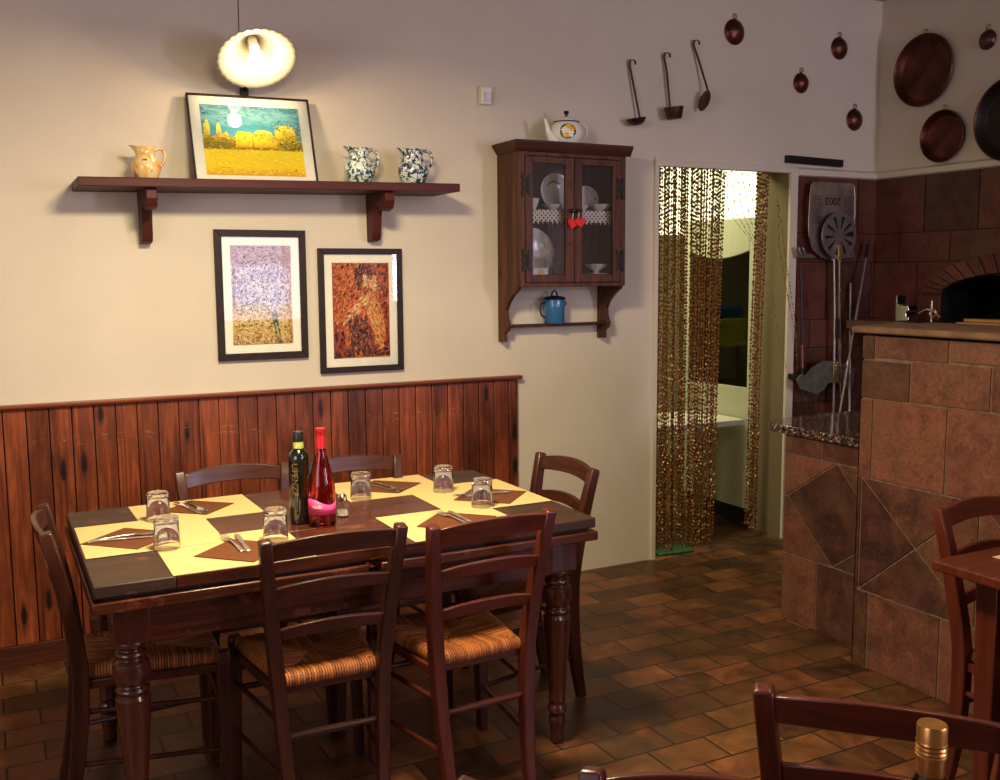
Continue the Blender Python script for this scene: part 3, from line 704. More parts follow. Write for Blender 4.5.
# ================================================================= MAIN TABLE
TX0, TX1, TY0, TY1, TH = .205, 1.72, -1.70, -.785, .78
tb = empty('dining_table', ((TX0+TX1)/2, (TY0+TY1)/2, 0), label='long dark wooden dining table with turned legs, set for six', cat='table')
hx, hy = (TX1-TX0)/2, (TY1-TY0)/2
g = G()
for i, (a, b_) in enumerate(((-hy, -hy/3), (-hy/3, hy/3), (hy/3, hy))): g.box(-hx+.205, hx-.205, a+.0006, b_-.0006, TH-.034, TH, random.random())
g.obj('table_top', 'table', tb, bevel=.0025)
for sx in (-1, 1):
    G().box(sx*hx-(.204 if sx > 0 else 0), sx*hx+(.204 if sx < 0 else 0), -hy, hy, TH-.034, TH-.0005).obj('end_board', 'table_end', tb, bevel=.004)
    G().box(min(sx*hx*1.008, sx*.02), max(sx*hx*1.008, sx*.02), -hy-.006, hy+.006, TH-.075, TH-.045).obj('extension_leaf', 'table', tb, bevel=.004)
G().box(-hx+.02, hx-.02, -hy+.02, hy-.02, TH-.0445, TH-.0345).obj('leaf_spacer', 'frame', tb)
g = G(); ap0, ap1 = .597, TH-.0755
g.box(-hx+.10, hx-.10, -hy+.045, -hy+.068, ap0, ap1).box(-hx+.10, hx-.10, hy-.068, hy-.045, ap0, ap1)
g.box(-hx+.055, -hx+.078, -hy+.1, hy-.1, ap0, ap1).box(hx-.078, hx-.055, -hy+.1, hy-.1, ap0, ap1); g.obj('apron', 'table', tb, bevel=.003)
prof = [(.0, 0), (.020, .0), (.024, .012), (.021, .03), (.026, .06), (.029, .085), (.024, .10), (.033, .112), (.033, .126), (.025, .140), (.030, .152), (.027, .165), (.030, .20), (.039, .33), (.046, .42), (.047, .437), (.038, .450), (.046, .458), (.046, .466), (.034, .474), (.046, .490), (.0505, .515), (.046, .538), (.033, .550), (.043, .556), (.043, .566), (.030, .574), (.046, .585), (.049, .600)]
for sx in (-1, 1):
    for sy in (-1, 1):
        g = G(); lx, ly = sx*(hx-.092), sy*(hy-.092)
        g.lathe(prof, 24, Matrix.Translation((lx, ly, 0)))
        o = 0.049
        g.box(lx-o, lx+o, ly-o, ly+o, .600, ap1)
        g.obj('leg', 'table_leg', tb, bevel=.004)
# second table (right edge)
t2 = empty('dining_table', (2.64, -3.1, 0), label='second dining table at the right edge, only one corner and leg in view', cat='table')
G().box(-.365, .365, -.565, .565, .745, .775).obj('table_top', 'chair_redx', t2, bevel=.006)
G().box(-.24, .24, -.49, -.47, .65, .745).box(-.24, .24, .47, .49, .65, .745).box(-.25, -.23, -.49, .49, .65, .745).box(.23, .25, -.49, .49, .65, .745).obj('apron', 'chair_red', t2, bevel=.003)
for sx in (-1, 1):
    for sy in (-1, 1):
        G().sweep([(sx*.225, sy*.47, 0), (sx*.225, sy*.47, .745)], [.045, .07], [.045, .07]).obj('leg', 'chair_red', t2, bevel=.004)
# third table (below the frame, carries the foreground bottle)
a3 = Vector((.67, -.742, 0)).normalized(); n3 = Vector((-.742, -.67, 0)).normalized()
c3 = Vector((.725, -3.22, 0)) + a3*.78 + n3*.50
t3 = empty('dining_table', c3, math.atan2(a3.y, a3.x), label='table out of the frame that carries the gold-capped wine bottle', cat='table')
G().box(-.7, .7, -.40, .40, .72, .75).obj('table_top', 'chair_redx', t3, bevel=.004)
for sx in (-1, 1):
    for sy in (-1, 1): G().box(sx*.62-.03, sx*.62+.03, sy*.33-.03, sy*.33+.03, 0, .72).obj('leg', 'chair_red', t3, bevel=.004)

# ================================================================= TABLE SETTING
def mat_(x0, x1, y0, y1, z, rz, label, group='straw-yellow paper placemats on the long table'):
    o = G().box(-(x1-x0)/2, (x1-x0)/2, -(y1-y0)/2, (y1-y0)/2, 0, .0009).obj('placemat', 'paper', smooth=0)
    o.location = ((x0+x1)/2, (y0+y1)/2, z); o.rotation_euler.z = math.radians(rz); return tag(o, label, 'placemat', group)
Z0 = TH+.0003
mat_(.402, .792, -1.10, -.795, Z0, 1, 'yellow paper placemat before the chair on the wall side, left half of the table')
mat_(.402, .790, -1.698, -1.33, Z0, 0, 'yellow paper placemat at the near edge, left half of the table')
mat_(1.095, 1.485, -1.10, -.775, Z0, 0, 'yellow paper placemat on the wall side, right of the wine bottles')
mat_(1.090, 1.480, -1.698, -1.36, Z0, 0, 'yellow paper placemat at the near edge, mostly hidden by the red chair back')
mat_(.212, .60, -1.42, -1.03, Z0+.001, 0, 'yellow paper placemat at the left end of the long table')
mat_(1.325, 1.715, -1.43, -1.01, Z0+.001, 0, 'yellow paper placemat at the doorway end of the long table')
mat_(2.44, 2.83, -2.98, -2.60, .7753, 0, 'yellow paper placemat on the corner table at the right edge', 'placemat on the second table')
ZN = Z0+.0021
def fork_parts(parent, mat='steel'):
    pass
def napkin(x, y, hx_, hy_, rz, label):
    o = G().prism([(-hx_, 0), (0, -hy_), (hx_, 0), (0, hy_)], 'Z', 0, .0022).obj('napkin', 'napkin', smooth=0, bevel=.0007)
    o.location = (x, y, ZN); o.rotation_euler.z = math.radians(rz); return tag(o, label, 'napkin', 'brown paper napkins folded to diamonds')
napkin(.352, -1.25, .140, .140, 0, 'brown napkin at the left end of the table, under a fork and knife')
napkin(.610, -.935, .120, .118, 2, 'brown napkin nearest the wall on the left half of the table')
napkin(.618, -1.545, .135, .135, 0, 'brown napkin at the near edge, in front of the left half')
napkin(1.290, -.935, .140, .125, 0, 'brown napkin on the wall side, right of the pink bottle')
napkin(1.560, -1.262, .145, .145, 0, 'brown napkin at the doorway end of the table')
napkin(1.300, -1.54, .140, .140, 0, 'brown napkin partly hidden behind the red chair back')
def make_fork(label):
    t = empty('fork', (0, 0, 0), label=label, cat='fork', group='steel forks on the napkins')
    G().sweep([(0, -.095, .0025), (0, -.07, .003), (0, -.01, .006), (0, .03, .006)], [.016, .013, .006, .006], .0022).obj('handle', 'steel', t, bevel=.0008)
    g = G().sweep([(0, .03, .006), (0, .045, .004), (0, .06, .002), (0, .066, .002)], [.007, .020, .023, .023], .002)
    for k in range(4): g.sweep([(-.0095+.0063*k, .064, .002), (-.0095+.0063*k, .085, .003), (-.009+.006*k, .102, .008)], [.0034, .0034, .002], .002)
    g.obj('tines', 'steel', t); return t
def make_knife(label):
    t = empty('table_knife', (0, 0, 0), label=label, cat='knife', group='steel knives on the napkins')
    G().sweep([(0, -.105, .003), (0, -.08, .0035), (0, -.01, .003), (0, 0, .003)], [.015, .014, .010, .009], [.004, .005, .005, .004]).obj('handle', 'steel', t, bevel=.001)
    G().prism([(-.006, 0), (.006, 0), (.009, .05), (.008, .09), (.002, .11), (-.006, .105)], 'Z', .002, .0035).obj('blade', 'steel', t, bevel=.0004); return t
def put(src, x, y, rz, label, used=[]):
    if src.name in used: o = copy_tree(src)
    else: o = src; used.append(src.name)
    o.location = (x, y, ZN+.0026); o.rotation_euler.z = math.radians(rz); o['label'] = label; return o
fk, kn = make_fork('x'), make_knife('x')
for x, y, rz, w_ in ((.335, -1.235, -88, 'napkin at the left end of the table'), (.60, -.935, 187, 'napkin nearest the wall, left half'), (.607, -1.475, 4, 'near-edge napkin, left half'),
                    (1.288, -.945, 190, 'wall-side napkin right of the pink bottle'), (1.54, -1.25, 84, 'napkin at the doorway end'), (1.30, -1.52, 6, 'napkin behind the red chair back')):
    a = math.radians(rz); sx_, sy_ = math.cos(a)*.026, math.sin(a)*.026
    put(fk, x, y, rz, 'steel fork on the '+w_)
    put(kn, x+sx_, y+sy_-.004, rz+(-7 if rz < 100 else 7), 'steel knife beside the fork on the '+w_)
def make_glass(label):
    H_, r0, r1 = .094, .0375, .0335     # rim down, base up
    prof = [(r0-.0018, 0), (r0, .0006), (r0+.0002, .004), (r1+.001, .070), (r1+.0015, .080), (r1+.001, .088), (r1-.003, .094), (r1-.012, .0935), (0, .091), (0, .0815), (r1-.010, .0805), (r1-.0025, .074), (r0-.0022, .004), (r0-.0018, 0)]
    g = G(); k = len(prof); n = 40; vs = []
    for i, (r, z) in enumerate(prof):
        for j in range(n):
            a = 2*PI*j/n; rr = max(r, 1e-5)
            if .066 < z < .09 and r > .02: rr *= 1+.02*math.cos(10*a)
            vs.append((rr*math.cos(a), rr*math.sin(a), z))
    fs = [(i*n+j, i*n+(j+1) % n, (i+1)*n+(j+1) % n, (i+1)*n+j) for i in range(k-1) for j in range(n)]
    g.add(vs, fs); o = g.obj('tumbler', 'glass', smooth=50); return tag(o, label, 'glass', 'upside-down glass tumblers on the long table')
g0 = make_glass('')
for i, (x, y, l) in enumerate(((.462, -1.055, 'upturned tumbler at the left, just behind the other one'), (.432, -1.415, 'upturned tumbler touching the knife blades at the left end'), (.735, -1.468, 'upturned tumbler left of the dark bottle, above the left chair back'),
        (1.142, -1.075, 'upturned tumbler just right of the pink bottle'), (1.445, -1.11, 'upturned tumbler on the wall side, right half of the table'), (1.462, -1.392, 'upturned tumbler standing on the doorway-end napkin'))):
    o = g0 if i == 0 else g0.copy()
    if i: COL.objects.link(o)
    o.location = (x, y, ZN+(.0026 if i == 5 else -.0008)); o['label'] = l
# bottles
def text_mesh(txt, size, font_ext=.0004):
    cu = bpy.data.curves.new('txt', 'FONT'); cu.body = txt; cu.size = size; cu.extrude = font_ext; cu.align_x = 'CENTER'; cu.align_y = 'CENTER'; cu.space_character = 1.0
    ob = bpy.data.objects.new('txt', cu); COL.objects.link(ob); dg = bpy.context.evaluated_depsgraph_get()
    me = bpy.data.meshes.new_from_object(ob.evaluated_get(dg)); COL.objects.unlink(ob); bpy.data.objects.remove(ob); return me
def wrap_text(txt, size, r, th0, z, name, mat, parent, rot90=False):
    me = text_mesh(txt, size)
    for v in me.vertices:
        x_, y_ = v.co.x, v.co.y
        if rot90: x_, y_ = y_, -x_
        a = th0 + x_/r; rr = r + .0004 + v.co.z
        v.co = (rr*math.cos(a), rr*math.sin(a), z+y_)
    me.materials.append(M[mat]); o = bpy.data.objects.new(name, me); COL.objects.link(o); o.parent = parent; return o
b1 = empty('wine_bottle', (.860, -1.298, TH), label='tall black-green bottle with gold lettering, left of the pink bottle', cat='bottle')
G().lathe([(0, .0), (.029, 0), (.033, .004), (.033, .205), (.0325, .218), (.028, .228), (.020, .236), (.0165, .243), (.0155, .25), (.0155, .262), (.0, .262)], 32).obj('bottle_body', 'darkglass', b1)
G().lathe([(.0, .262), (.0165, .262), (.0165, .292), (.0155, .2945), (0, .2945)], 28).obj('cap', 'black', b1, bevel=.001)
G().lathe([(.0170, .2415), (.0162, .262), (.0158, .262), (.0163, .2415)], 28).obj('neck_label', 'greenfoil', b1)
th = math.atan2(-4.35+1.305, -.852)
wrap_text('UPENZE', .029, .033, th-.45, .145, 'gold_lettering', 'gold', b1, True)
b2 = empty('wine_bottle', (.912, -1.365, TH), label='rose wine bottle with red capsule and pink wavy label', cat='bottle')
G().lathe([(0, .0), (.034, 0), (.0415, .005), (.0425, .02), (.0425, .105), (.041, .13), (.036, .160), (.027, .195), (.019, .222), (.0145, .245), (.0135, .26), (.0135, .29), (0, .29),
           ], 40).obj('bottle_body', 'pinkglass', b2)
g = G(); n = 60; vs = []
for k in range(n+1):
    a = th+.12-1.55+3.1*k/n; zt = .082-.010*math.cos((k/n)*2*PI-1.0)*-1
    for z in (.042, zt): vs.append((.0429*math.cos(a), .0429*math.sin(a), z))
g.add(vs, [(2*k, 2*k+2, 2*k+3, 2*k+1) for k in range(n)]); g.obj('label', 'pinklabel', b2, solid=.0004)
G().lathe([(.0152, .247), (.0148, .29), (.0155, .291), (.0155, .310), (.0, .311)], 28).obj('capsule', 'redfoil', b2)
o = wrap_text('nuda', .017, .0432, th-.40, .068, 'white_lettering', 'white', b2)
# salt shaker
sk = empty('salt_shaker', (1.005, -1.285, TH), label='small glass salt shaker with a steel cap beside the pink bottle', cat='salt shaker')
G().lathe([(0, 0), (.019, 0), (.020, .003), (.018, .045), (.013, .052), (.0115, .052), (.0165, .044), (.018, .004), (0, .003)], 8).obj('shaker_body', 'glass', sk, smooth=20)
G().lathe([(0, .004), (.0172, .0045), (.0168, .022), (0, .024)], 12).obj('salt', 'salt', sk)
G().lathe([(.0145, .052), (.0155, .058), (.0148, .068), (.009, .074), (0, .075)], 20).obj('cap', 'steel', sk)
# foreground bottle
fx, fy = .926, -3.622
b3 = empty('wine_bottle', (fx, fy, .75), label='bottle with a ridged gold screw cap, cropped by the bottom edge', cat='bottle')
G().lathe([(0, 0), (.034, 0), (.037, .005), (.037, .18), (.034, .20), (.022, .225), (.016, .240), (.0145, .262), (0, .262)], 32).obj('bottle_body', 'wine_dk', b3)
G().lathe([(.0147, .2405), (.0157, .243), (.0157, .263), (.0172, .264), (.0172, .2665), (.0160, .268), (.0174, .2705), (.0160, .273), (.0174, .2755), (.0160, .278), (.0174, .281), (.0165, .284), (.0168, .300), (.0155, .3025), (0, .3028)], 36).obj('screw_cap', 'goldfoil', b3)

# ================================================================= WALL SHELF AND WHAT STANDS ON IT
SHZ = 1.954
sh = empty('wall_shelf', (1.14, 0, SHZ), label='long dark red wooden shelf on two carved brackets', cat='shelf', rot=(0, -.018, 0))
G().box(-.80, .775, -.285, 0, -.035, 0).obj('shelf_board', 'shelf', sh, bevel=.003)
for x in (-.535, .452):
    pl = [(0, -.035), (-.250, -.035), (-.258, -.075), (-.240, -.108), (-.195, -.118), (-.160, -.105), (-.138, -.085)]
    pl += [(-.138+.050*math.sin(i*.26), -.085-.085*(1-math.cos(i*.26))) for i in (1, 2, 3, 4, 5)]
    pl += [(-.078, -.215), (-.066, -.238), (-.020, -.246), (0, -.246)]
    G().prism(pl, 'X', x-.021, x+.021).obj('bracket', 'shelf', sh, bevel=.003)
def jug(name, mat, x, y, s, label, group=None, rz=0):
    t = empty(name, (x, y, SHZ+(x-1.14)*.018), rot=(0, -.018, math.radians(rz)), label=label, cat='jug', group=group)
    prof = [(0, 0), (.034, 0), (.037, .004), (.047, .025), (.054, .048), (.052, .068), (.042, .090), (.034, .106), (.034, .120), (.038, .137), (.035, .137), (.031, .120), (.031, .106), (.039, .09), (.049, .066), (.050, .045), (.040, .015), (0, .010)]
    def lip(a, f):
        return 0
    g = G(); k = len(prof); n = 36; vs = []
    for i, (r, z) in enumerate(prof):
        for j in range(n):
            a = 2*PI*j/n; rr = max(r, 1e-5); zz = z
            if z > .115:      # spout towards -X
                wgt = max(0, math.cos(a-PI))**6*(z-.115)/.022; rr += .020*wgt; zz += .006*wgt
            vs.append((rr*math.cos(a)*s*1.12, rr*math.sin(a)*s*1.12, zz*s))
    g.add(vs, [(i*n+j, i*n+(j+1) % n, (i+1)*n+(j+1) % n, (i+1)*n+j) for i in range(k-1) for j in range(n)])
    g.obj('jug_body', mat, t, smooth=60)
    G().tube([(v[0]*s*1.08, 0, v[1]*s) for v in ((.033, .124), (.050, .134), (.066, .126), (.073, .105), (.068, .080), (.056, .062), (.049, .052))], [.0065*s, .007*s, .007*s, .0065*s, .006*s, .006*s, .007*s], 10, flat=1.4).obj('handle', mat, t)
    return t
jug('milk_jug', 'yjug', .606, -.15, .95, 'small yellow flowered jug at the left end of the shelf', None, 0)
jug('milk_jug', 'speckle', 1.496, -.15, 1.13, 'green-and-white speckled jug right next to the landscape picture', None, 4)
jug('milk_jug', 'speckle_b', 1.748, -.15, 1.15, 'darker blue speckled jug nearest the right end of the shelf', None, -5)

def framed(name, w_, h_, fwd, depth, matw, printmat, root, fm='frame'):
    g = G()
    o_, i_ = (w_/2, h_/2), (w_/2-fwd, h_/2-fwd)
    for p in ([(-o_[0], -o_[1]), (o_[0], -o_[1]), (i_[0], -i_[1]), (-i_[0], -i_[1])], [(-i_[0], i_[1]), (i_[0], i_[1]), (o_[0], o_[1]), (-o_[0], o_[1])],
              [(-o_[0], -o_[1]), (-i_[0], -i_[1]), (-i_[0], i_[1]), (-o_[0], o_[1])], [(i_[0], -i_[1]), (o_[0], -o_[1]), (o_[0], o_[1]), (i_[0], i_[1])]):
        g.prism(p, 'Y', -depth, 0)
    g.obj('frame', fm, root, bevel=.002)
    G().box(-i_[0], i_[0], -depth*.45, -depth*.15, -i_[1], i_[1]).obj('mat_board', 'matboard', root, smooth=0)
    q = (i_[0]-matw[0], i_[1]-matw[1])
    pr = G().box(-q[0], q[0], -depth*.45-.0012, -depth*.45, -q[1], q[1]).obj('print', printmat, root, smooth=0)
    G().box(-i_[0], i_[0], -depth*.75-.001, -depth*.75, -i_[1], i_[1]).obj('glass_pane', 'pane', root, smooth=0)
    return q, -depth*.45-.0012
r_ = empty('framed_print', (1.083, -.001, 1.483), rot=(0, 0, 0), label='framed print of a pale flower bouquet, left one under the shelf', cat='picture', group=None)
q, yy = framed('a', .396, .562, .030, .022, (.036, .036), 'printA', r_)
def strokes(fn, W_, H_, n, ln, wd, y0, palette_n, name, mat, root, seed, zoff=0, layers=4):
    rn_ = random.Random(seed); g = G()
    for k in range(n):
        u, v = rn_.uniform(-1, 1), rn_.uniform(-1, 1); res = fn(u, v, rn_)
        if res is None: continue
        ci, ang = res; ci = max(0, min(palette_n-1, ci)); l_, w_ = ln*rn_.uniform(.6, 1.3), wd*rn_.uniform(.6, 1.3)
        cx_, cz_ = max(-W_+l_, min(W_-l_, u*W_)), zoff+max(-H_+l_, min(H_-l_, v*H_)); ca, sa = math.cos(ang), math.sin(ang)
        pl = [(cx_+a_*ca-b_*sa, cz_+a_*sa+b_*ca) for a_, b_ in ((-l_, 0), (-l_*.5, -w_), (l_*.6, -w_*.9), (l_, 0), (l_*.5, w_), (-l_*.6, w_*.9))]
        yk = y0-.0002-.00035*(k % layers)
        g.add([(p[0], yk, p[1]) for p in pl], [(0, 1, 2, 3, 4, 5)], (ci+.5)/palette_n)
    return g.obj(name, mat, root, smooth=0)
def fA(u, v, q):
    if v > .62: return (q.choice([0, 1, 1, 5]) if u < .7 else 8, q.uniform(-.4, .4))
    if u > .82: return (q.choice([7, 8]), 1.5)
    d = (u/.95)**2+((v-.12)/.52)**2
    if d < 1: return (q.choice([2, 3, 3, 4, 4, 5, 4]), q.uniform(0, 3)) if v > -.18 else (q.choice([4, 5, 6, 10, 9]), q.uniform(0, 3))
    if abs(u-.25+v*.3) < .10 and v < -.2: return (9, 1.9)
    return (q.choice([6, 7, 7, 10, 8]) if v < -.1 else q.choice([0, 1, 3]), q.uniform(0, 3))
strokes(fA, q[0], q[1], 2600, .0075, .0026, yy, 11, 'brush_strokes', 'pal_bouquet', r_, 3)
r_ = empty('framed_print', (1.537, -.001, 1.406), rot=(0, 0, 0), label='framed orange-red print of an embracing couple, right one under the shelf', cat='picture')
q, yy = framed('b', .400, .562, .026, .022, (.038, .038), 'printB', r_)
def inp(u, v, poly):
    c = False; n = len(poly)
    for i in range(n):
        (x0, y0), (x1, y1) = poly[i], poly[i-1]
        if (y0 > v) != (y1 > v) and u < (x1-x0)*(v-y0)/(y1-y0)+x0: c = not c
    return c
HAIR = [(-.2, .55), (-.25, .8), (-.05, .98), (.25, .98), (.42, .8), (.3, .72), (.12, .8), (.05, .6), (-.1, .4)]
FACE1 = [(.05, .72), (.2, .78), (.3, .6), (.22, .48), (.08, .5)]; FACE2 = [(.32, .62), (.5, .72), (.6, .5), (.45, .4), (.32, .5)]; HAIR2 = [(.45, .78), (.8, .85), (.98, .6), (.8, .4), (.62, .5), (.5, .72)]
ARM = [(-.75, -.15), (-.3, .08), (.05, .34), (.22, .36), (.2, .1), (-.2, -.12), (-.65, -.3)]; SKIRT = [(-.5, -.12), (-.2, -.08), (.25, -.18), (.4, -.5), (.55, -.98), (-.35, -.98), (-.45, -.5)]
ROBE = [(.25, .42), (.5, .35), (.75, 0), (.85, -.5), (.7, -.9), (.5, -.75), (.35, -.4), (.2, -.05)]
def fB(u, v, q):
    if inp(u, v, FACE1) or inp(u, v, FACE2): return (q.choice([5, 6, 6]), q.uniform(0, 3))
    if inp(u, v, HAIR): return (q.choice([0, 0, 1]), 1.2+q.uniform(-.5, .5))
    if inp(u, v, HAIR2): return (q.choice([1, 2, 7, 3]), q.uniform(0, 3))
    if inp(u, v, ARM): return (q.choice([4, 5, 6, 3]), .7+q.uniform(-.3, .3))
    if inp(u, v, SKIRT): return (q.choice([0, 1, 1, 7, 7]), 1.5+q.uniform(-.5, .5))
    if inp(u, v, ROBE): return (q.choice([5, 4, 5, 3, 5]), -1.3+q.uniform(-.3, .3))
    if u < -.6 and v < -.45: return (q.choice([0, 1, 2]), 1.5)
    if v < -.8: return (q.choice([0, 1, 7]), 0)
    return (q.choice([2, 3, 3, 4, 4, 2]) if u < .3 else q.choice([2, 7, 2, 3]), 1.1+q.uniform(-.5, .5))
strokes(fB, q[0], q[1], 2600, .010, .0030, yy, 8, 'brush_strokes', 'pal_couple', r_, 5)
# landscape leaning on the shelf
tilt = math.atan2(.105, .375)
r_ = empty('framed_picture', (1.052, -.130, SHZ-.0015), rot=(-tilt, -.016, 0), label='yellow-and-teal landscape picture leaning on the shelf under the lamp', cat='picture')
rr_ = r_
LW, LH = .516, .378
rr2 = G()
fr_ = empty('picture_panel', (0, 0, LH/2)); fr_.parent = r_
g = G()
for x0, x1, z0, z1 in ((-LW/2, LW/2, 0, .008), (-LW/2, LW/2, LH-.008, LH), (-LW/2, -LW/2+.008, .008, LH-.008), (LW/2-.008, LW/2, .008, LH-.008)): g.box(x0, x1, -.018, 0, z0, z1)
bpy.data.objects.remove(fr_)
g.obj('frame', 'frame', r_, bevel=.0015)
G().box(-LW/2+.008, LW/2-.008, -.010, -.004, .008, LH-.008).obj('mat_board', 'matboard', r_, smooth=0)
ix0, ix1, iz0, iz1 = -.208, .208, .028, .334
G().box(ix0, ix1, -.0112, -.010, .148, iz1).obj('painted_sky', 'sky', r_, smooth=0)
G().box(ix0, ix1, -.0112, -.010, iz0, .148).obj('painted_field', 'field', r_, smooth=0)
g = G(); hz = .140
def blob(cx_, cz_, rx_, rz_, n=14, seed=1):
    rn = random.Random(seed); return [(cx_+rx_*(1+.12*rn.uniform(-1, 1))*math.cos(2*PI*i/n), cz_+rz_*(1+.12*rn.uniform(-1, 1))*math.sin(2*PI*i/n)) for i in range(n)]
g.prism([(ix0, hz), (ix1, hz), (ix1, .18), (.16, .17), (.0, .205), (-.05, .20), (-.12, .19), (ix0, .20)], 'Y', -.0118, -.0110)
for p in (blob(-.188, .215, .014, .055, 14, 1), blob(-.140, .21, .011, .045, 14, 2), blob(-.112, .185, .018, .03, 14, 3), blob(.14, .205, .050, .052, 16, 4), blob(.04, .20, .045, .030, 14, 5)):
    g.prism(p, 'Y', -.0124, -.0112)
g.obj('painted_trees', 'hedge', r_, smooth=0)
g = G().prism([(-.075, .150), (-.005, .150), (-.005, .215), (-.060, .222), (-.075, .20)], 'Y', -.0130, -.0118).prism([(0, .15), (.10, .15), (.10, .18), (.0, .20)], 'Y', -.0130, -.0118)
g.obj('painted_farmhouse', 'field', r_, smooth=0)
def fL(u, v, q):
    z = .181+v*.153; x = u*.208
    if z < .145: return (q.choice([0, 0, 1, 2, 5] if z < .06 else [0, 1, 1, 1]), q.uniform(-.2, .2)) if q.random() < .7 else None
    if z < .20 and q.random() < .35: return (q.choice([3, 2, 1, 5]), q.uniform(0, 3))
    if z > .25 and q.random() < .45: return (q.choice([4, 6, 6, 7]), q.uniform(-.3, .3))
    if x > .09 and z < .255: return (q.choice([3, 2, 1, 1, 0]), q.uniform(0, 3))
    return None
strokes(fL, .208, .153, 1500, .0065, .0016, -.0131, 8, 'brush_strokes', 'pal_field', r_, 9, .181, 3)
G().box(-LW/2+.008, LW/2-.008, -.0165, -.0158, .008, LH-.008).obj('glass_pane', 'pane', r_, smooth=0)

# ================================================================= LAMP
Lc = Vector((1.036, -.25, 2.432)); _c = (CAM-Lc).normalized()
_r = (r2-_c*r2.dot(_c)).normalized(); _d = (d2-_c*d2.dot(_c)).normalized(); LN = (_c*.72+(_r*.26+_d*.965).normalized()*.70).normalized()
nL = LN
ql = nL.to_track_quat('Z', 'Y').to_matrix().to_4x4(); ql.translation = Lc
lp = empty('wall_lamp', (1.035, 0, 2.335), label='lit white fluted shade lamp hanging above the landscape picture', cat='lamp')
inv = Matrix.Translation(-Vector(lp.location))
def fl(a, f): return .030*math.cos(26*a)*max(0, 1-f*2.2) if f < .45 else 0
g = G(); g.lathe([(.158, 0), (.135, -.010), (.105, -.030), (.080, -.055), (.055, -.085), (.034, -.105), (.022, -.112)], 156, inv @ ql, wob=lambda a, f: .030*math.cos(28*a)*max(0, 1-f*1.4))
g.f = [f for f in g.f if len(f) == 4]; g.t = g.t[:len(g.f)]; g.m = g.m[:len(g.f)]
g.obj('lamp_shade', 'shade', lp, solid=.003, smooth=50)
G().lathe([(0, -.125), (.021, -.122), (.021, -.062), (0, -.060)], 20, inv @ ql).obj('socket', 'white', lp)
G().lathe([(0, -.060), (.012, -.058), (.016, -.045), (.027, -.025), (.030, -.008), (.025, .010), (.012, .020), (0, .022)], 24, inv @ ql).obj('bulb', 'bulb', lp)
apx = inv @ ql @ Vector((0, 0, -.12))
G().tube([(0, -.012, 0), (0, -.05, .03), (apx.x*.6, apx.y*.75, apx.z*.6), (apx.x, apx.y, apx.z)], .006).obj('arm', 'iron', lp)
G().box(-.016, .016, -.03, 0, -.035, .03).obj('wall_mount', 'iron', lp, bevel=.003)
G().tube([apx, (-.052, apx.y, .19), (-.045, apx.y, .81)], .0022, 6).obj('cord', 'ladle', lp)
pl_ = bpy.data.lights.new('lamp_bulb_light', 'POINT'); pl_.energy = 4; pl_.color = (1, .74, .42); pl_.shadow_soft_size = .03
po = bpy.data.objects.new('lamp_bulb_light', pl_); COL.objects.link(po); po.location = ql @ Vector((0, 0, .055))

# motion sensor
sn = empty('motion_sensor', (2.178, 0, 2.41), label='small white motion sensor on the upper wall', cat='sensor')
G().prism([(-.028, -.042), (.028, -.042), (.028, .042), (-.028, .042)], 'Y', -.038, 0).obj('sensor_housing', 'whitepl', sn, bevel=.006)
G().box(-.017, .022, -.0405, -.037, -.028, .010).obj('sensor_lens', 'brushed', sn, bevel=.002)

# ================================================================= WALL CABINET
CX0, CX1, CD, CZ0, CZ1 = 2.247, 2.845, .224, 1.505, 2.135
cb = empty('wall_cabinet', ((CX0+CX1)/2, 0, CZ0), label='rustic dark wooden wall cabinet with two glazed doors', cat='cabinet')
hw = (CX1-CX0)/2; ch_ = CZ1-CZ0
for sx in (-1, 1):
    x0 = sx*hw; x1 = x0-sx*.020
    pl = [(0, ch_), (-CD+.018, ch_), (-CD+.018, 0), (-CD+.022, -.012), (-.150, -.040), (-.105, -.075), (-.078, -.115), (-.082, -.150), (-.100, -.185), (-.092, -.212), (-.062, -.225), (-.062, -.268), (0, -.268)]
    G().prism(pl, 'X', min(x0, x1), max(x0, x1)).obj('side_panel', 'cab', cb, bevel=.002)
G().box(-hw+.02, hw-.02, -.012, 0, 0, ch_).obj('back_panel', 'cab', cb, smooth=0)
G().box(-hw+.02, hw-.02, -CD+.02, -.012, 0, .050).box(-hw+.02, hw-.02, -CD+.02, -.012, ch_-.018, ch_).obj('carcass', 'cab_x', cb)
sz = 1.872-CZ0
G().box(-hw+.02, hw-.02, -CD+.045, -.012, sz-.012, sz).obj('inner_shelf', 'cab_x', cb)
g = G().prism([(-hw-.028, ch_+.050), (hw+.028, ch_+.050), (hw+.028, ch_+.040), (hw, ch_+.0), (-hw, ch_+.0), (-hw-.028, ch_+.040)], 'Y', -CD-.0, -.0)
g.prism([(-CD-.026, ch_+.050), (-CD-.026, ch_+.040), (-CD, ch_+.0), (-CD+.002, ch_+.050)], 'X', -hw-.028, hw+.028); g.obj('cornice', 'cab_x', cb, bevel=.002)
g = G().box(-hw, -hw+.030, -CD, -CD+.018, 0, ch_).box(hw-.030, hw, -CD, -CD+.018, 0, ch_).box(-hw+.03, hw-.03, -CD, -CD+.018, ch_-.018, ch_).box(-hw+.03, hw-.03, -CD, -CD+.018, 0, .018); g.obj('face_frame', 'cab', cb, bevel=.002)
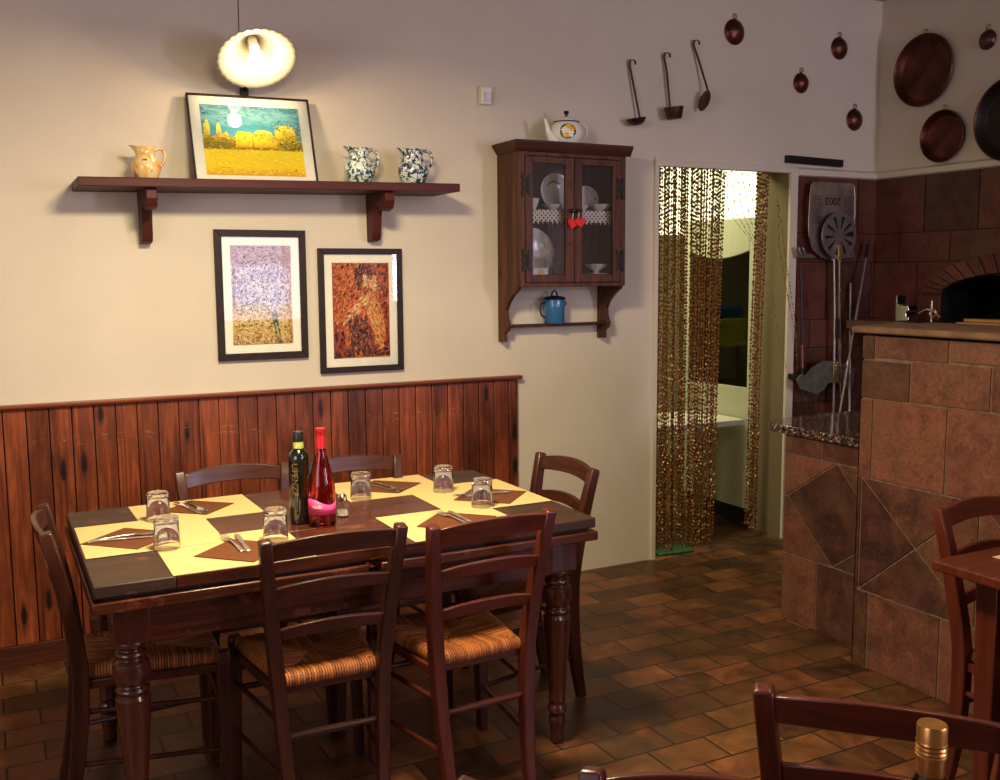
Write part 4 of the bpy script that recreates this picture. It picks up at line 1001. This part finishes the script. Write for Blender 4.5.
for sx, gx0, gx1 in ((-1, 2.318-2.546, 2.497-2.546), (1, 2.590-2.546, 2.768-2.546)):
    dx0, dx1 = (-hw+.032, -.0015) if sx < 0 else (.0015, hw-.032)
    dz0, dz1, gz0, gz1 = .020, ch_-.020, .058, ch_-.052
    g = G().box(dx0, gx0, -CD-.006, -CD+.014, dz0, dz1).box(gx1, dx1, -CD-.006, -CD+.014, dz0, dz1).box(gx0, gx1, -CD-.006, -CD+.014, dz0, gz0).box(gx0, gx1, -CD-.006, -CD+.014, gz1, dz1)
    dd = g.obj('door', 'cab', cb, bevel=.003)
    G().box(gx0, gx1, -CD+.003, -CD+.006, gz0, gz1).obj('glass_pane', 'pane', dd, smooth=0)
    hxp = dx0+.004 if sx < 0 else dx1-.004
    for hz_ in (.125, .475):
        g = G().tube([(hxp, -CD-.010, hz_-.03), (hxp, -CD-.010, hz_+.03)], .006, 8)
        for kx in (-1, 1):
            g.prism([(hxp+kx*.006, hz_-.045), (hxp+kx*.022, hz_-.055), (hxp+kx*.024, hz_-.035), (hxp+kx*.014, hz_-.02), (hxp+kx*.026, hz_), (hxp+kx*.014, hz_+.02), (hxp+kx*.024, hz_+.035), (hxp+kx*.022, hz_+.055), (hxp+kx*.006, hz_+.045)], 'Y', -CD-.010, -CD-.006)
        g.obj('hinge', 'iron', dd, smooth=0)
    G().lathe([(.009, 0), (.010, .006), (.006, .012), (.011, .022), (.008, .028), (0, .029)], 16, Matrix.Translation(((-.022 if sx < 0 else .022), -CD-.006, 1.865-CZ0)) @ Matrix.Rotation(PI/2, 4, 'X')).obj('knob', 'iron', dd)
G().box(-hw+.02, hw-.02, -.072, -.058, -.198, -.184).box(-hw+.02, hw-.02, -.058, -.0, -.198, -.186).obj('lower_shelf', 'cab_x', cb, bevel=.003)
# lace edging on the inner shelf
for x0, n_ , nm in ((2.338, 7, 'left'), (2.612, 7, 'right')):
    w_ = .182; pl = [(0, .004), (w_, .004)]; ns = 7
    for k in range(ns): pl += [(w_-w_*k/ns, -.045), (w_-w_*(k+.5)/ns, -.065)]
    pl += [(0, -.045)]
    o = G().prism(pl, 'Y', -.0012, 0).obj('lace_edging', 'lace', smooth=0); o.location = (x0-.004, -CD+.043, 1.868)
    tag(o, f'white crochet lace strip behind the {nm} glazed door', 'lace trim', 'crochet lace on the cabinet shelf')
# crockery
def plate_up(x, y, z, r, tilt_, label, mat='white', deco=None):
    t = empty('plate', (x, y, z), rot=(0, 0, 0), label=label, cat='plate')
    Mx = Matrix.Translation((0, 0, r*math.cos(tilt_))) @ Matrix.Rotation(PI/2-tilt_, 4, 'X')
    G().lathe([(0, 0), (r*.62, 0), (r*.70, .006), (r, .016), (r*.99, .019), (r*.68, .010), (r*.6, .004), (0, .004)], 48, Mx).obj('plate_body', mat, t, smooth=50)
    return t, Mx
SZ_ = 1.8725; BZ = CZ0+.0505
t, Mx = plate_up(2.530, -.075, SZ_, .092, .16, 'round cream plate with a grey flower spray on the upper cabinet shelf')
g = G()
for k in range(9): 
    a = .5+k*.16; g.box(-.012, .012, -.003, .003, .0055, .0065, M4=Mx @ Matrix.Translation((.055*math.cos(a+.6), .055*math.sin(a+.6), 0)) @ Matrix.Rotation(a*2.3, 4, 'Z'))
g.obj('flower_spray', 'brushed', t, smooth=0)
def bowl(x, y, z, r, h, label, scal=0, mat='white', name='bowl'):
    o = G().lathe([(0, 0), (r*.45, 0), (r*.5, .006), (r*.8, h*.5), (r, h), (r*.97, h), (r*.75, h*.5), (r*.4, .010), (0, .009)], 48, wob=(lambda a, f: scal*math.cos(10*a)*(1 if .35 < f < .75 else 0))).obj(name, mat, smooth=50)
    o.location = (x, y, z); return tag(o, label, 'bowl')
bowl(2.475, -.145, SZ_, .050, .026, 'small white bowl in front of the flowered plate')
bowl(2.375, -.12, SZ_, .034, .055, 'white cup half hidden at the left edge of the upper cabinet shelf', name='cup')
bowl(2.748, -.130, SZ_, .062, .034, 'white scalloped bowl on the upper shelf behind the right door', .03)
bowl(2.645, -.135, SZ_, .036, .028, 'little white bowl beside the scalloped one behind the right door')
t, Mx = plate_up(2.725, -.045, SZ_, .066, .2, 'dotted white plate standing behind the scalloped bowl')
g = G()
for k in range(8): g.lathe([(0, .0175), (.0035, .0172), (.0035, .0195), (0, .0198)], 8, Mx @ Matrix.Translation((.052*math.cos(k*PI/4), .052*math.sin(k*PI/4), -.003)))
g.obj('dot', 'navy', t, smooth=0)
plate_up(2.402, -.062, BZ, .118, .13, 'large plain white plate leaning on the cabinet floor')
g = G().box(-.048, .048, -.022, .022, 0, .040); o = g.obj('small_box', 'white', bevel=.002); o.location = (2.378, -.160, BZ); tag(o, 'small cream box with a yellow mark on the cabinet floor', 'box')
c_ = G().lathe([(0, 0), (.016, 0), (.016, .002), (0, .002)], 20, Matrix.Translation((.01, -.0222, .020)) @ Matrix.Rotation(PI/2, 4, 'X')).obj('yellow_mark', 'floral_y', o)
for x, y, l in ((2.458, -.14, 'clear glass beside the cream box in the cabinet'), (2.515, -.12, 'clear glass further right, next to the door stile in the cabinet')):
    o = G().lathe([(0, 0), (.020, 0), (.024, .05), (.026, .095), (.0245, .095), (.022, .05), (.018, .006), (0, .005)], 28).obj('drinking_glass', 'glass', smooth=50); o.location = (x, y, BZ); tag(o, l, 'glass', 'glasses on the cabinet floor')
o = G().lathe([(0, 0), (.030, 0), (.070, .010), (.069, .012), (.03, .004), (0, .004)], 40).obj('saucer', 'white', smooth=50); o.location = (2.735, -.115, BZ); tag(o, 'wide white saucer under the footed bowl behind the right door', 'saucer')
o = G().lathe([(0, 0), (.024, 0), (.016, .010), (.018, .018), (.046, .034), (.056, .050), (.054, .050), (.044, .036), (0, .022)], 48, wob=lambda a, f: .05*math.cos(12*a) if .45 < f < .8 else 0).obj('footed_bowl', 'white', smooth=50); o.location = (2.745, -.115, BZ+.0085); tag(o, 'white footed bowl with a wavy rim on the saucer', 'bowl')
# hearts on the knobs
def heart(w_):
    pl = []
    for i in range(28):
        t_ = 2*PI*i/28; pl.append((w_*math.sin(t_)**3, w_*(13*math.cos(t_)-5*math.cos(2*t_)-2*math.cos(3*t_)-math.cos(4*t_))/16))
    return pl
ho = empty('heart_ornament', (2.546, -CD-.02, 1.865), label='two small red felt hearts hanging from the cabinet knobs', cat='ornament')
for x, z, a in ((-.020, -.060, .25), (.014, -.055, -.12)):
    G().prism(heart(.027), 'Y', -.008, .004, M4=Matrix.Translation((x, -.004*(x > 0)*3, z)) @ Matrix.Rotation(a, 4, 'Y')).obj('heart', 'red', ho, bevel=.003)
    G().tube([(x, 0, z+.018), (x*.9, -.004, -.015), (x*1.0, -.006, .002)], .0012, 5).obj('string', 'white', ho)
# teapot
tp = empty('teapot', (2.560, -.13, CZ1+.0505), label='white enamel teapot with yellow flowers on top of the cabinet', cat='teapot')
G().lathe([(0, 0), (.050, 0), (.056, .004), (.070, .030), (.074, .055), (.066, .082), (.052, .096), (.048, .098), (0, .100)], 40).obj('pot_body', 'white', tp, smooth=60)
g = G().lathe([(.054, .095), (.052, .100), (.036, .112), (.014, .122), (0, .124)], 36); g.obj('lid', 'white', tp, smooth=60)
G().tube([(.0535*math.cos(2*PI*i/40), .0535*math.sin(2*PI*i/40), .098) for i in range(40)], .003, 6, closed=True).obj('black_rim', 'black', tp)
G().lathe([(0, .122), (.006, .123), (.006, .130), (.012, .137), (.010, .145), (0, .148)], 20).obj('knob', 'black', tp)
G().tube([(-.055, 0, .018), (-.078, 0, .030), (-.092, 0, .060), (-.098, 0, .088), (-.108, 0, .106)], [.024, .019, .012, .009, .007], 14).obj('spout', 'white', tp, smooth=60)
G().tube([(.060, 0, .088), (.085, 0, .096), (.104, 0, .080), (.104, 0, .050), (.088, 0, .026), (.068, 0, .022)], .0045, 10).obj('handle', 'white', tp)
def on_pot(u_, z, r=.0):   # point on pot front around angle u_
    rr = {0: .0}.get(0); 
    import bisect
    pr = [(0.0, .050), (.004, .056), (.030, .070), (.055, .074), (.082, .066), (.096, .052)]
    for (z0, r0), (z1, r1) in zip(pr, pr[1:]):
        if z0 <= z <= z1: R_ = r0+(r1-r0)*(z-z0)/(z1-z0)
    a = -PI/2+u_/R_; return Vector(((R_+r)*math.cos(a), (R_+r)*math.sin(a), z)), a
pth = math.atan2(-4.35+.13, -2.572)+PI/2
def disc(g, u_, z, r, h):
    u_ += pth*.072
    p, a = on_pot(u_, z); g.lathe([(0, h), (r*.7, h*.9), (r, 0), (r, -.004)], 12, Matrix.Translation(p) @ Matrix.Rotation(a, 4, 'Z') @ Matrix.Rotation(PI/2, 4, 'Y'))
g = G(); g2 = G(); g3 = G()
for u_, z, r in ((.012, .070, .014), (.000, .036, .013), (.026, .060, .012)): disc(g, u_, z, r, .002)
for u_, z, r in ((-.014, .056, .010), (.024, .036, .010)): disc(g2, u_, z, r, .002)
for k in range(16):
    a = 2*PI*k/16; disc(g3, .008+.031*math.cos(a), .052+.027*math.sin(a), .006, .0012)
g.obj('yellow_flower', 'floral_y', tp, smooth=50); g2.obj('white_flower', 'white', tp, smooth=50); g3.obj('leaf_ring', 'dkgreen', tp, smooth=50)
tp.scale = (1.12, 1.12, 1.12)
# blue canister
bj = empty('canister', (2.532, -.062, CZ0-.184), label='blue enamel canister with dark lid on the cabinet\'s lower shelf', cat='canister')
G().lathe([(0, 0), (.048, 0), (.052, .004), (.053, .075), (.0545, .080), (.0545, .086), (.053, .091), (.054, .118), (0, .118)], 40).obj('canister_body', 'blue', bj, smooth=50)
G().lathe([(.056, .117), (.057, .124), (.050, .131), (.02, .137), (0, .138)], 36).obj('lid', 'navy', bj, smooth=50)
G().tube([(-.016, 0, .134), (-.013, 0, .154), (0, 0, .163), (.013, 0, .154), (.016, 0, .134)], .0045, 8).obj('lid_handle', 'navy', bj)
G().tube([(-.052, 0, .105), (-.075, 0, .100), (-.082, 0, .070), (-.074, 0, .040), (-.052, 0, .030)], .0045, 8).obj('side_handle', 'navy', bj)
G().tube([(.052, 0, .108), (.066, 0, .106), (.068, 0, .092), (.054, 0, .088)], .0035, 8).obj('side_handle', 'navy', bj)

# ================================================================= LADLES AND COPPER
def ladle(x0, z0, x1, z1, kind, label):
    t = empty('ladle' if kind != 'skim' else 'skimmer', (x0, 0, z0), label=label, cat='ladle' if kind != 'skim' else 'skimmer', group=None)
    dx, dz = x1-x0, z1-z0
    g = G().sweep([(.022, -.030, -.018), (.020, -.034, -.004), (.008, -.030, .006), (-.004, -.020, .002), (-.004, -.014, -.015), (dx*.3, -.020, dz*.3), {'round': (dx+.016, -.030, dz+.004), 'cup': (dx+.002, -.020, dz+.004), 'skim': (dx, -.050, dz)}[kind]], [.011, .011, .011, .011, .012, .012, .011], .005, (1, 0, 0)); g.obj('handle', 'ladle', t, bevel=.001)
    if kind == 'round':
        g = G(); g.lathe([(.0, -.036), (.022, -.034), (.042, -.022), (.053, 0), (.050, 0), (.040, -.020), (.02, -.031), (0, -.033)], 32, Matrix.Translation((dx-.028, -.055, dz+.006)) @ Matrix.Rotation(-.15, 4, 'Y')); g.obj('bowl', 'ladle', t, smooth=60)
    elif kind == 'cup':
        g = G(); g.lathe([(.0, -.060), (.036, -.060), (.040, -.056), (.052, 0), (.049, 0), (.036, -.055), (0, -.056)], 32, Matrix.Translation((dx-.008, -.062, dz+.01)) @ Matrix.Rotation(-.10, 4, 'Y')); g.obj('bowl', 'ladle', t, smooth=50)
    else:
        g = G(); g.lathe([(.0, -.014), (.03, -.010), (.056, 0), (.055, .003), (.03, -.006), (0, -.010)], 36, Matrix.Translation((dx-.030, -.052, dz-.045)) @ Matrix.Rotation(math.radians(28), 4, 'Y') @ Matrix.Rotation(math.radians(76), 4, Vn((.12, .99, 0)))); g.obj('skimmer_disc', 'ladle', t, smooth=60)
ladle(3.010, 2.645, 3.050, 2.348, 'round', 'bronze ladle with a round bowl, nearest the cabinet')
ladle(3.228, 2.700, 3.262, 2.415, 'cup', 'bronze ladle with a straight-sided cup, hanging between two others')
ladle(3.418, 2.782, 3.492, 2.520, 'skim', 'flat bronze skimmer hanging right of the two ladles')
def pan(loc, r, depth, facing, label, cat='pan', name='copper_pan', group=None, inner='copper', mould=False):
    t = empty(name, loc, label=label, cat=cat, group=group)
    Mx = Matrix.Rotation(PI/2, 4, 'X') if facing == 'Y' else Matrix.Rotation(-PI/2, 4, 'Y')
    if mould:
        G().lathe([(r, 0), (r*1.0, .004), (r*.93, .010), (r*.86, .016), (r*.6, .030), (0, .036)], 48, Mx, wob=lambda a, f: .035*math.cos(12*a)*math.sin(PI*f)).obj('mould_body', inner, t, smooth=60)
    else:
        G().lathe([(0, .003), (r*.80, .003), (r*.84, .006), (r*.98, depth), (r, depth), (r*1.0, depth-.004), (r*.86, 0), (0, 0)], 56, Mx).obj('pan_body', inner, t, smooth=40)
    pts = [Mx @ Vector((r*math.cos(2*PI*i/48), r*math.sin(2*PI*i/48), depth if not mould else .004)) for i in range(48)]
    G().tube(pts, r*.028 if r > .1 else .0025, 8, closed=True).obj('rim', 'copper_dk', t)
    c0 = Vector((0, 0, r+.016)); off = Vector((0, -depth*.6, 0)) if facing == 'Y' else Vector((-depth*.6, 0, 0))
    if facing == 'Y': ring = [c0+off+Vector((.011*math.cos(a), 0, .013*math.sin(a))) for a in [2*PI*i/16 for i in range(16)]]
    else: ring = [c0+off+Vector((0, .011*math.cos(a), .013*math.sin(a))) for a in [2*PI*i/16 for i in range(16)]]
    G().tube(ring, .0028 if r < .1 else .004, 6, closed=True).obj('hanging_ring', 'brass', t)
    return t
for x, z, r, l in ((3.700, 2.862, 0.066, 'round copper mould nearest the skimmer, highest on the back wall'), (4.478, 2.850, 0.061, 'round copper mould high up beside the room corner'), (4.190, 2.632, 0.054, 'smallest copper mould, in the middle of the scattered four'), (4.617, 2.456, 0.061, 'lowest copper mould, above the pizza peel')):
    pan((x, 0, z), r, .01, 'Y', l, 'mould', 'copper_mould', 'copper moulds on the back wall', 'copper', True)
pan((RX, -.330, 2.695), .195, .035, 'X', 'large round copper pan on the oven wall')
pan((RX, -.480, 2.312), .140, .040, 'X', 'medium copper pan hanging below the large one', inner='copper')
pan((RX, -.905, 2.350), .212, .050, 'X', 'big blackened pan cut by the right edge of the view', inner='iron')
pan((RX, -.715, 2.785), .050, .01, 'X', 'little copper mould between the pans on the oven wall', 'mould', 'copper_mould', None, 'ladle', True)
# iron strip above tiles
o = G().box(-.215, .215, -.030, 0, -.021, .021).box(-.12, -.04, -.036, -.03, -.012, .012).box(.05, .12, -.036, -.03, -.012, .012).obj('iron_rail', 'iron', bevel=.003); o.location = (4.298, 0, 2.20); o.rotation_euler.y = math.radians(1.0)
tag(o, 'dark iron rail fixed on the wall above the pizza peel', 'rail')

# ================================================================= TOOLS BESIDE THE OVEN
def peel_outline():
    pl = []
    W2 = .178
    pl += [(W2*.88, .44), (W2*.95, .425), (W2, .36), (W2*1.02, .20), (W2*.98, .12), (W2*.80, .055), (W2*.5, .015), (W2*.15, 0)]
    return pl[::1] + [(-x_, z_) for x_, z_ in pl[::-1]]
pz = empty('pizza_peel', (4.405, -.060, 1.640), label='large perforated metal pizza peel hanging upside down, stamped 2003', cat='peel')
G().prism(peel_outline(), 'Y', -.002, 0).obj('peel_blade', 'peel', pz, smooth=0)
g = G(); ol = peel_outline()
G().tube([(x_, 0.0, z_) for x_, z_ in ol[1:-1]], .004, 6).obj('rolled_edge', 'steel', pz)
G().tube([(.015, -.008, .05), (.03, -.012, -.3), (.045, -.014, -.955)], .0095, 12).obj('handle', 'brushed', pz)
me = text_mesh('2003', .062, .0006); me.materials.append(M['iron'])
to = bpy.data.objects.new('stamped_number', me); COL.objects.link(to); to.parent = pz; to.location = (0.0, -.0028, .335); to.rotation_euler = (PI/2, PI, 0)
p2 = empty('turning_peel', (4.425, -.095, 1.775), label='small round turning peel with slots, in front of the large one', cat='peel')
g = G().lathe([(0, 0), (.135, 0), (.137, .003), (.135, .005), (0, .005)], 48, Matrix.Rotation(PI/2, 4, 'X')); g.obj('peel_disc', 'brushed', p2)
g = G()
for k in range(11):
    a = PI*(.12+.0+k*.205)-.35; g.prism([(.040*math.cos(a-.05), .040*math.sin(a-.05)), (.112*math.cos(a-.09), .112*math.sin(a-.09)), (.112*math.cos(a+.09), .112*math.sin(a+.09)), (.040*math.cos(a+.05), .040*math.sin(a+.05))], 'Y', -.0066, -.005)
g.obj('slot', 'iron', p2, smooth=0)
g = G().prism([(-.016, -.05), (.016, -.05), (.011, -.16), (-.011, -.16)], 'Y', -.016, -.005).obj('ferrule', 'brass', p2, bevel=.002)
G().tube([(0, -.011, -.14), (.018, -.011, -.52), (.05, -.014, -1.03)], .0075, 10).obj('handle', 'steel', p2)
G().tube([(.015, -.011, -.48), (.022, -.011, -.60)], .0125, 12).obj('grip', 'black', p2)
p3 = empty('oven_poker', (4.11, -.305, .0), label='steel pole with a black tip leaning towards the corner', cat='pole')
G().tube([(0, 0, 0), (.567, .232, 1.66)], .008, 10).obj('pole', 'steel', p3)
G().tube([(.562, .230, 1.645), (.590, .242, 1.73)], [.011, .011], 10).obj('tip_grip', 'black', p3)
G().tube([(.594+.010*math.cos(a), .243, 1.743+.012*math.sin(a)) for a in [2*PI*i/12 for i in range(12)]], .003, 6, closed=True).obj('hanging_loop', 'black', p3)
p4 = empty('oven_poker', (4.30, -.36, 0), label='thinner grey pole crossing behind the steel pole', cat='pole')
G().tube([(0, .0, 0), (.30, .33, 1.50)], .0065, 8).obj('pole', 'brushed', p4)
p5 = empty('oven_poker', (4.19, -.13, 0), label='dark thin rod standing beside the door frame', cat='pole')
G().tube([(0, 0, 0), (-.005, .085, 1.60)], .007, 8).obj('rod', 'iron', p5)
p5b = G().tube([(-.003, .055, 1.02), (-.004, .06, 1.15)], .012, 8).obj('grip', 'ladle', p5)
# tool rack with bent band
rk = empty('tool_rack', (4.40, -.009, 1.66), label='steel rack bar with tines behind the peels', cat='rack')
g = G().box(-.25, .22, -.028, 0, -.012, .012)
for x in (-.24, -.21, -.18, .17, .20): g.prism([(x-.010, .0), (x+.008, .0), (x-.012, .045), (x-.028, .050)], 'Y', -.040, -.024)
g.obj('rack_bar', 'brushed', rk, bevel=.002)
bd = empty('handle_clamp', (4.385, -.10, .93), label='bent grey metal band clasping the long tool handles', cat='clamp')
g = G().prism([(-.27, .02), (-.235, .055), (-.20, .045), (-.15, .09), (-.06, .125), (.015, .118), (.015, -.01), (-.02, -.01), (-.055, -.05), (-.11, -.075), (-.20, -.045), (-.24, -.03)], 'Y', -.012, .0)
g.prism([(.07, .09), (.12, .10), (.20, .06), (.19, -.03), (.16, -.065), (.12, -.02), (.07, -.03)], 'Y', -.008, .004); g.obj('band', 'ash', bd, bevel=.005)
G().box(.012, .06, -.016, -.004, -.01, .115).obj('riveted_plate', 'brass', bd, bevel=.002)
G().box(-.25, .19, .0, .091, .02, .05).obj('bracket_arm', 'iron', bd, smooth=0)
g = G()
for z in (.02, .09): g.lathe([(0, .004), (.005, .003), (.006, 0)], 10, Matrix.Translation((.036, -.016, z)) @ Matrix.Rotation(PI/2, 4, 'X'))
g.obj('rivet', 'steel', bd)
st = empty('stand', (4.37, -.50, 0), label='grey box on a light wooden upright behind the granite counter', cat='stand')
G().box(.095, .120, -.03, .0, 0, .955).obj('upright', 'woodlight', st, bevel=.003)
G().box(.03, .16, -.05, .05, .955, 1.045).obj('grey_bin', 'ash', st, bevel=.006)
G().box(.0, .19, -.08, .06, 0, .05).obj('foot', 'kblack', st, bevel=.006)
# things at the oven ledge
LZ = sill
o = G().prism([(-.06, 0), (.055, .010), (.058, .035), (.035, .04), (.03, .075), (.06, .085), (.05, .125), (.02, .115), (-.01, .12), (-.05, .13), (-.055, .20), (-.062, .20), (-.066, .12)], 'X', -.05, .05).obj('metal_scoop', 'steel', bevel=.004); o.location = (4.62, -.43, LZ); o.scale = (.75, .75, .75)
for v in o.data.vertices: v.co.y *= -1
tag(o, 'crumpled shiny metal scoop on the oven ledge', 'scoop')
sc = empty('tongs', (4.60, -.60, LZ), label='small tongs lying open beside the metal scoop on the ledge', cat='tongs')
G().tube([(0, .07, .05), (0, .02, .075), (0, -.03, .06), (0, -.07, .03)], .006, 8).tube([(0, -.01, .008), (0, -.01, .12)], .005, 8).obj('arm', 'brushed', sc)
G().tube([(0, -.02+.020*math.cos(a), .055+.020*math.sin(a)) for a in [2*PI*i/14 for i in range(14)]], .005, 6, closed=True).obj('finger_ring', 'brass', sc)
o = G().prism([(.10, 0), (-.10, 0), (-.08, .018), (.07, .022)], 'X', -.06, .06).obj('rest_plate', 'iron', bevel=.004); o.location = (4.62, -.62, LZ-.0); o.scale = (1, 1, .38)
tag(o, 'low dark metal plate under the tongs', 'plate')
wp = empty('wooden_peel', (4.66, -1.0, LZ), label='pale wooden peel end lying in the oven mouth', cat='peel')
G().prism([(.22, -.018), (.22, .02), (.12, .05), (.09, .08), (.05, .075), (.06, .04), (-.5, .03), (-.5, -.02)], 'Z', .012, .028, M4=Matrix.Rotation(0, 4, 'Z') @ Matrix(((0, 1, 0, 0), (1, 0, 0, 0), (0, 0, 1, 0), (0, 0, 0, 1)))).obj('peel_blade', 'woodlight', wp, bevel=.004)
G().box(-.10, .08, -.5, .20, .0, .012).obj('underboard', 'woodlight', wp, bevel=.003)

# ================================================================= BEAD CURTAIN
g = G(); rn = random.Random(11)
def strand(pts, tw=.0088, step=.021):
    tot = 0; P = [Vector(p) for p in pts]; seg = []
    for a, b_ in zip(P, P[1:]): seg.append((a, b_, (b_-a).length)); tot += (b_-a).length
    s_ = rn.random()*step; k = 0; ph = rn.random()*6; step *= rn.uniform(.85, 1.2)
    while s_ < tot:
        q = s_; 
        for a, b_, l in seg:
            if q <= l: p = a.lerp(b_, q/l); d = (b_-a)/l; break
            q -= l
        else: break
        ph += 1.1; c, s2 = math.cos(ph), math.sin(ph); hl = step*.52
        sd = Vector((c, s2, 0))*tw; sd2 = Vector((-s2, c, 0))*tw*.45
        vs = [p-d*hl, p+sd, p+sd2, p-sd, p-sd2, p+d*hl]
        g.add(vs, [(0, 2, 1), (0, 3, 2), (0, 4, 3), (0, 1, 4), (5, 1, 2), (5, 2, 3), (5, 3, 4), (5, 4, 1)], rn.random()); s_ += step
ztop = DZ-.026
for k in range(64):       # dense left two thirds
    x = DX0+.022+.0065*k+rn.uniform(-.004, .004); y = -.006+rn.uniform(-.016, .016)
    if x > DX0+.50 and rn.random() < .0: continue
    x2 = x - .003*max(0, (k-34))/10 if k > 34 else x
    bot = .02+rn.random()*.10
    xt = x + max(0, k-40)*.0012
    strand([(xt, y, ztop), (xt*.4+x2*.6, y, 1.3), (x2+rn.uniform(-.01, .01), y, bot)])
for k in range(5):        # loose thin strands over the window
    x = DX0+.47+.036*k; y = -.006
    strand([(x, y, ztop), (x+.02+.012*k, y, 1.9), (DX0+.68+.01*k, y, 1.72), (DX0+.68+.008*k, y, .15)], .0035, .024)
for k in range(9):        # gathered bundle at the right
    x = 3.862+.0105*k; strand([(x+.02, -.005, ztop), (x, rn.uniform(-.01, .01), 1.2), (x-.01, rn.uniform(-.01, .01), .05+.1*rn.random())])
strand([(4.02, -.02, 2.0), (4.03, -.03, 1.72), (4.09, -.04, 1.45), (4.17, -.04, 1.20)], .005)
strand([(4.03, -.02, 1.95), (4.10, -.035, 1.55), (4.155, -.04, 1.30), (4.19, -.035, 1.0)], .0045)
strand([(4.00, -.02, 1.45), (4.05, -.035, 1.15), (4.11, -.04, 1.0), (4.16, -.035, .96)], .003)
o = g.obj('bead_curtain', 'bead', smooth=0); tag(o, 'gold-brown bead curtain hanging in the kitchen doorway', 'curtain', kind='stuff')

# ================================================================= KITCHEN THINGS
fr = empty('glass_door_fridge', (4.15, .62, 0), label='white kitchen fridge with a dark glass door behind the bead curtain', cat='fridge')
G().box(.05, .62, -.33, .36, .09, 1.90).obj('fridge_body', 'fridge', fr, bevel=.008)
g = G().box(0, .0485, -.33, -.27, .10, 1.90).box(0, .0485, .30, .36, .10, 1.90).box(0, .0485, -.27, .30, .10, .86)
pl = [(-.27, 1.90), (.30, 1.90)] + [(.30-.57*i/10, 1.70-.045*math.sin(PI*i/10)) for i in range(11)]
g.prism(pl, 'X', 0, .0485); g.obj('door_frame', 'fridge', fr, bevel=.004)
G().box(.040, .0485, -.27, .30, .86, 1.73).obj('dark_interior', 'kblack', fr, smooth=0)
G().box(.010, .014, -.27, .30, .86, 1.72).obj('glass_pane', 'pane', fr, smooth=0)
for z in (.98, 1.13, 1.30, 1.47): G().box(.018, .040, -.27, .30, z, z+.008).obj('shelf', 'steelk', fr, smooth=0)
G().box(.03, .6, -.32, .35, 0, .09).obj('plinth', 'kblack', fr)
kt = empty('kitchen_table', (3.80, .56, 0), label='white-topped kitchen worktable in front of the fridge', cat='table')
G().box(-.62, .335, -.22, .26, .63, .668).obj('table_top', 'whitepl', kt, bevel=.006)
for sx in (-.58, .02):
    for sy in (-.18, .22): G().box(sx-.02, sx+.02, sy-.02, sy+.02, 0, .63).obj('leg', 'steelk', kt)
kb = empty('storage_rack', (3.75, 1.35, 0), label='steel kitchen rack glimpsed through the left side of the curtain', cat='rack')
for z in (.25, .75, 1.02): G().box(-.55, .20, -.2, .2, z, z+.02).obj('rack_shelf', 'steelk', kb)
for sx in (-.54, .19):
    for sy in (-.19, .19): G().box(sx-.012, sx+.012, sy-.012, sy+.012, 0, 1.6).obj('post', 'steelk', kb)
o = G().box(-.14, .14, -.12, .10, 0, .20).obj('carton', 'yellowbox', bevel=.004); o.location = (3.58, 1.30, 1.041); tag(o, 'bright yellow carton on the kitchen rack behind the curtain', 'carton')
o = G().box(-.13, .13, -.10, .10, 0, .09).obj('blue_packet', 'blue', bevel=.02); o.location = (3.58, 1.30, 1.242); tag(o, 'blue packet lying on top of the yellow carton', 'packet')
o = G().prism([(-.10, -.07), (.13, -.09), (.15, .06), (-.06, .10)], 'Z', 0, .012).obj('green_floor_cloth', 'green', bevel=.004); o.location = (3.35, .09, 0); tag(o, 'dark green cloth on the floor at the foot of the curtain', 'cloth')
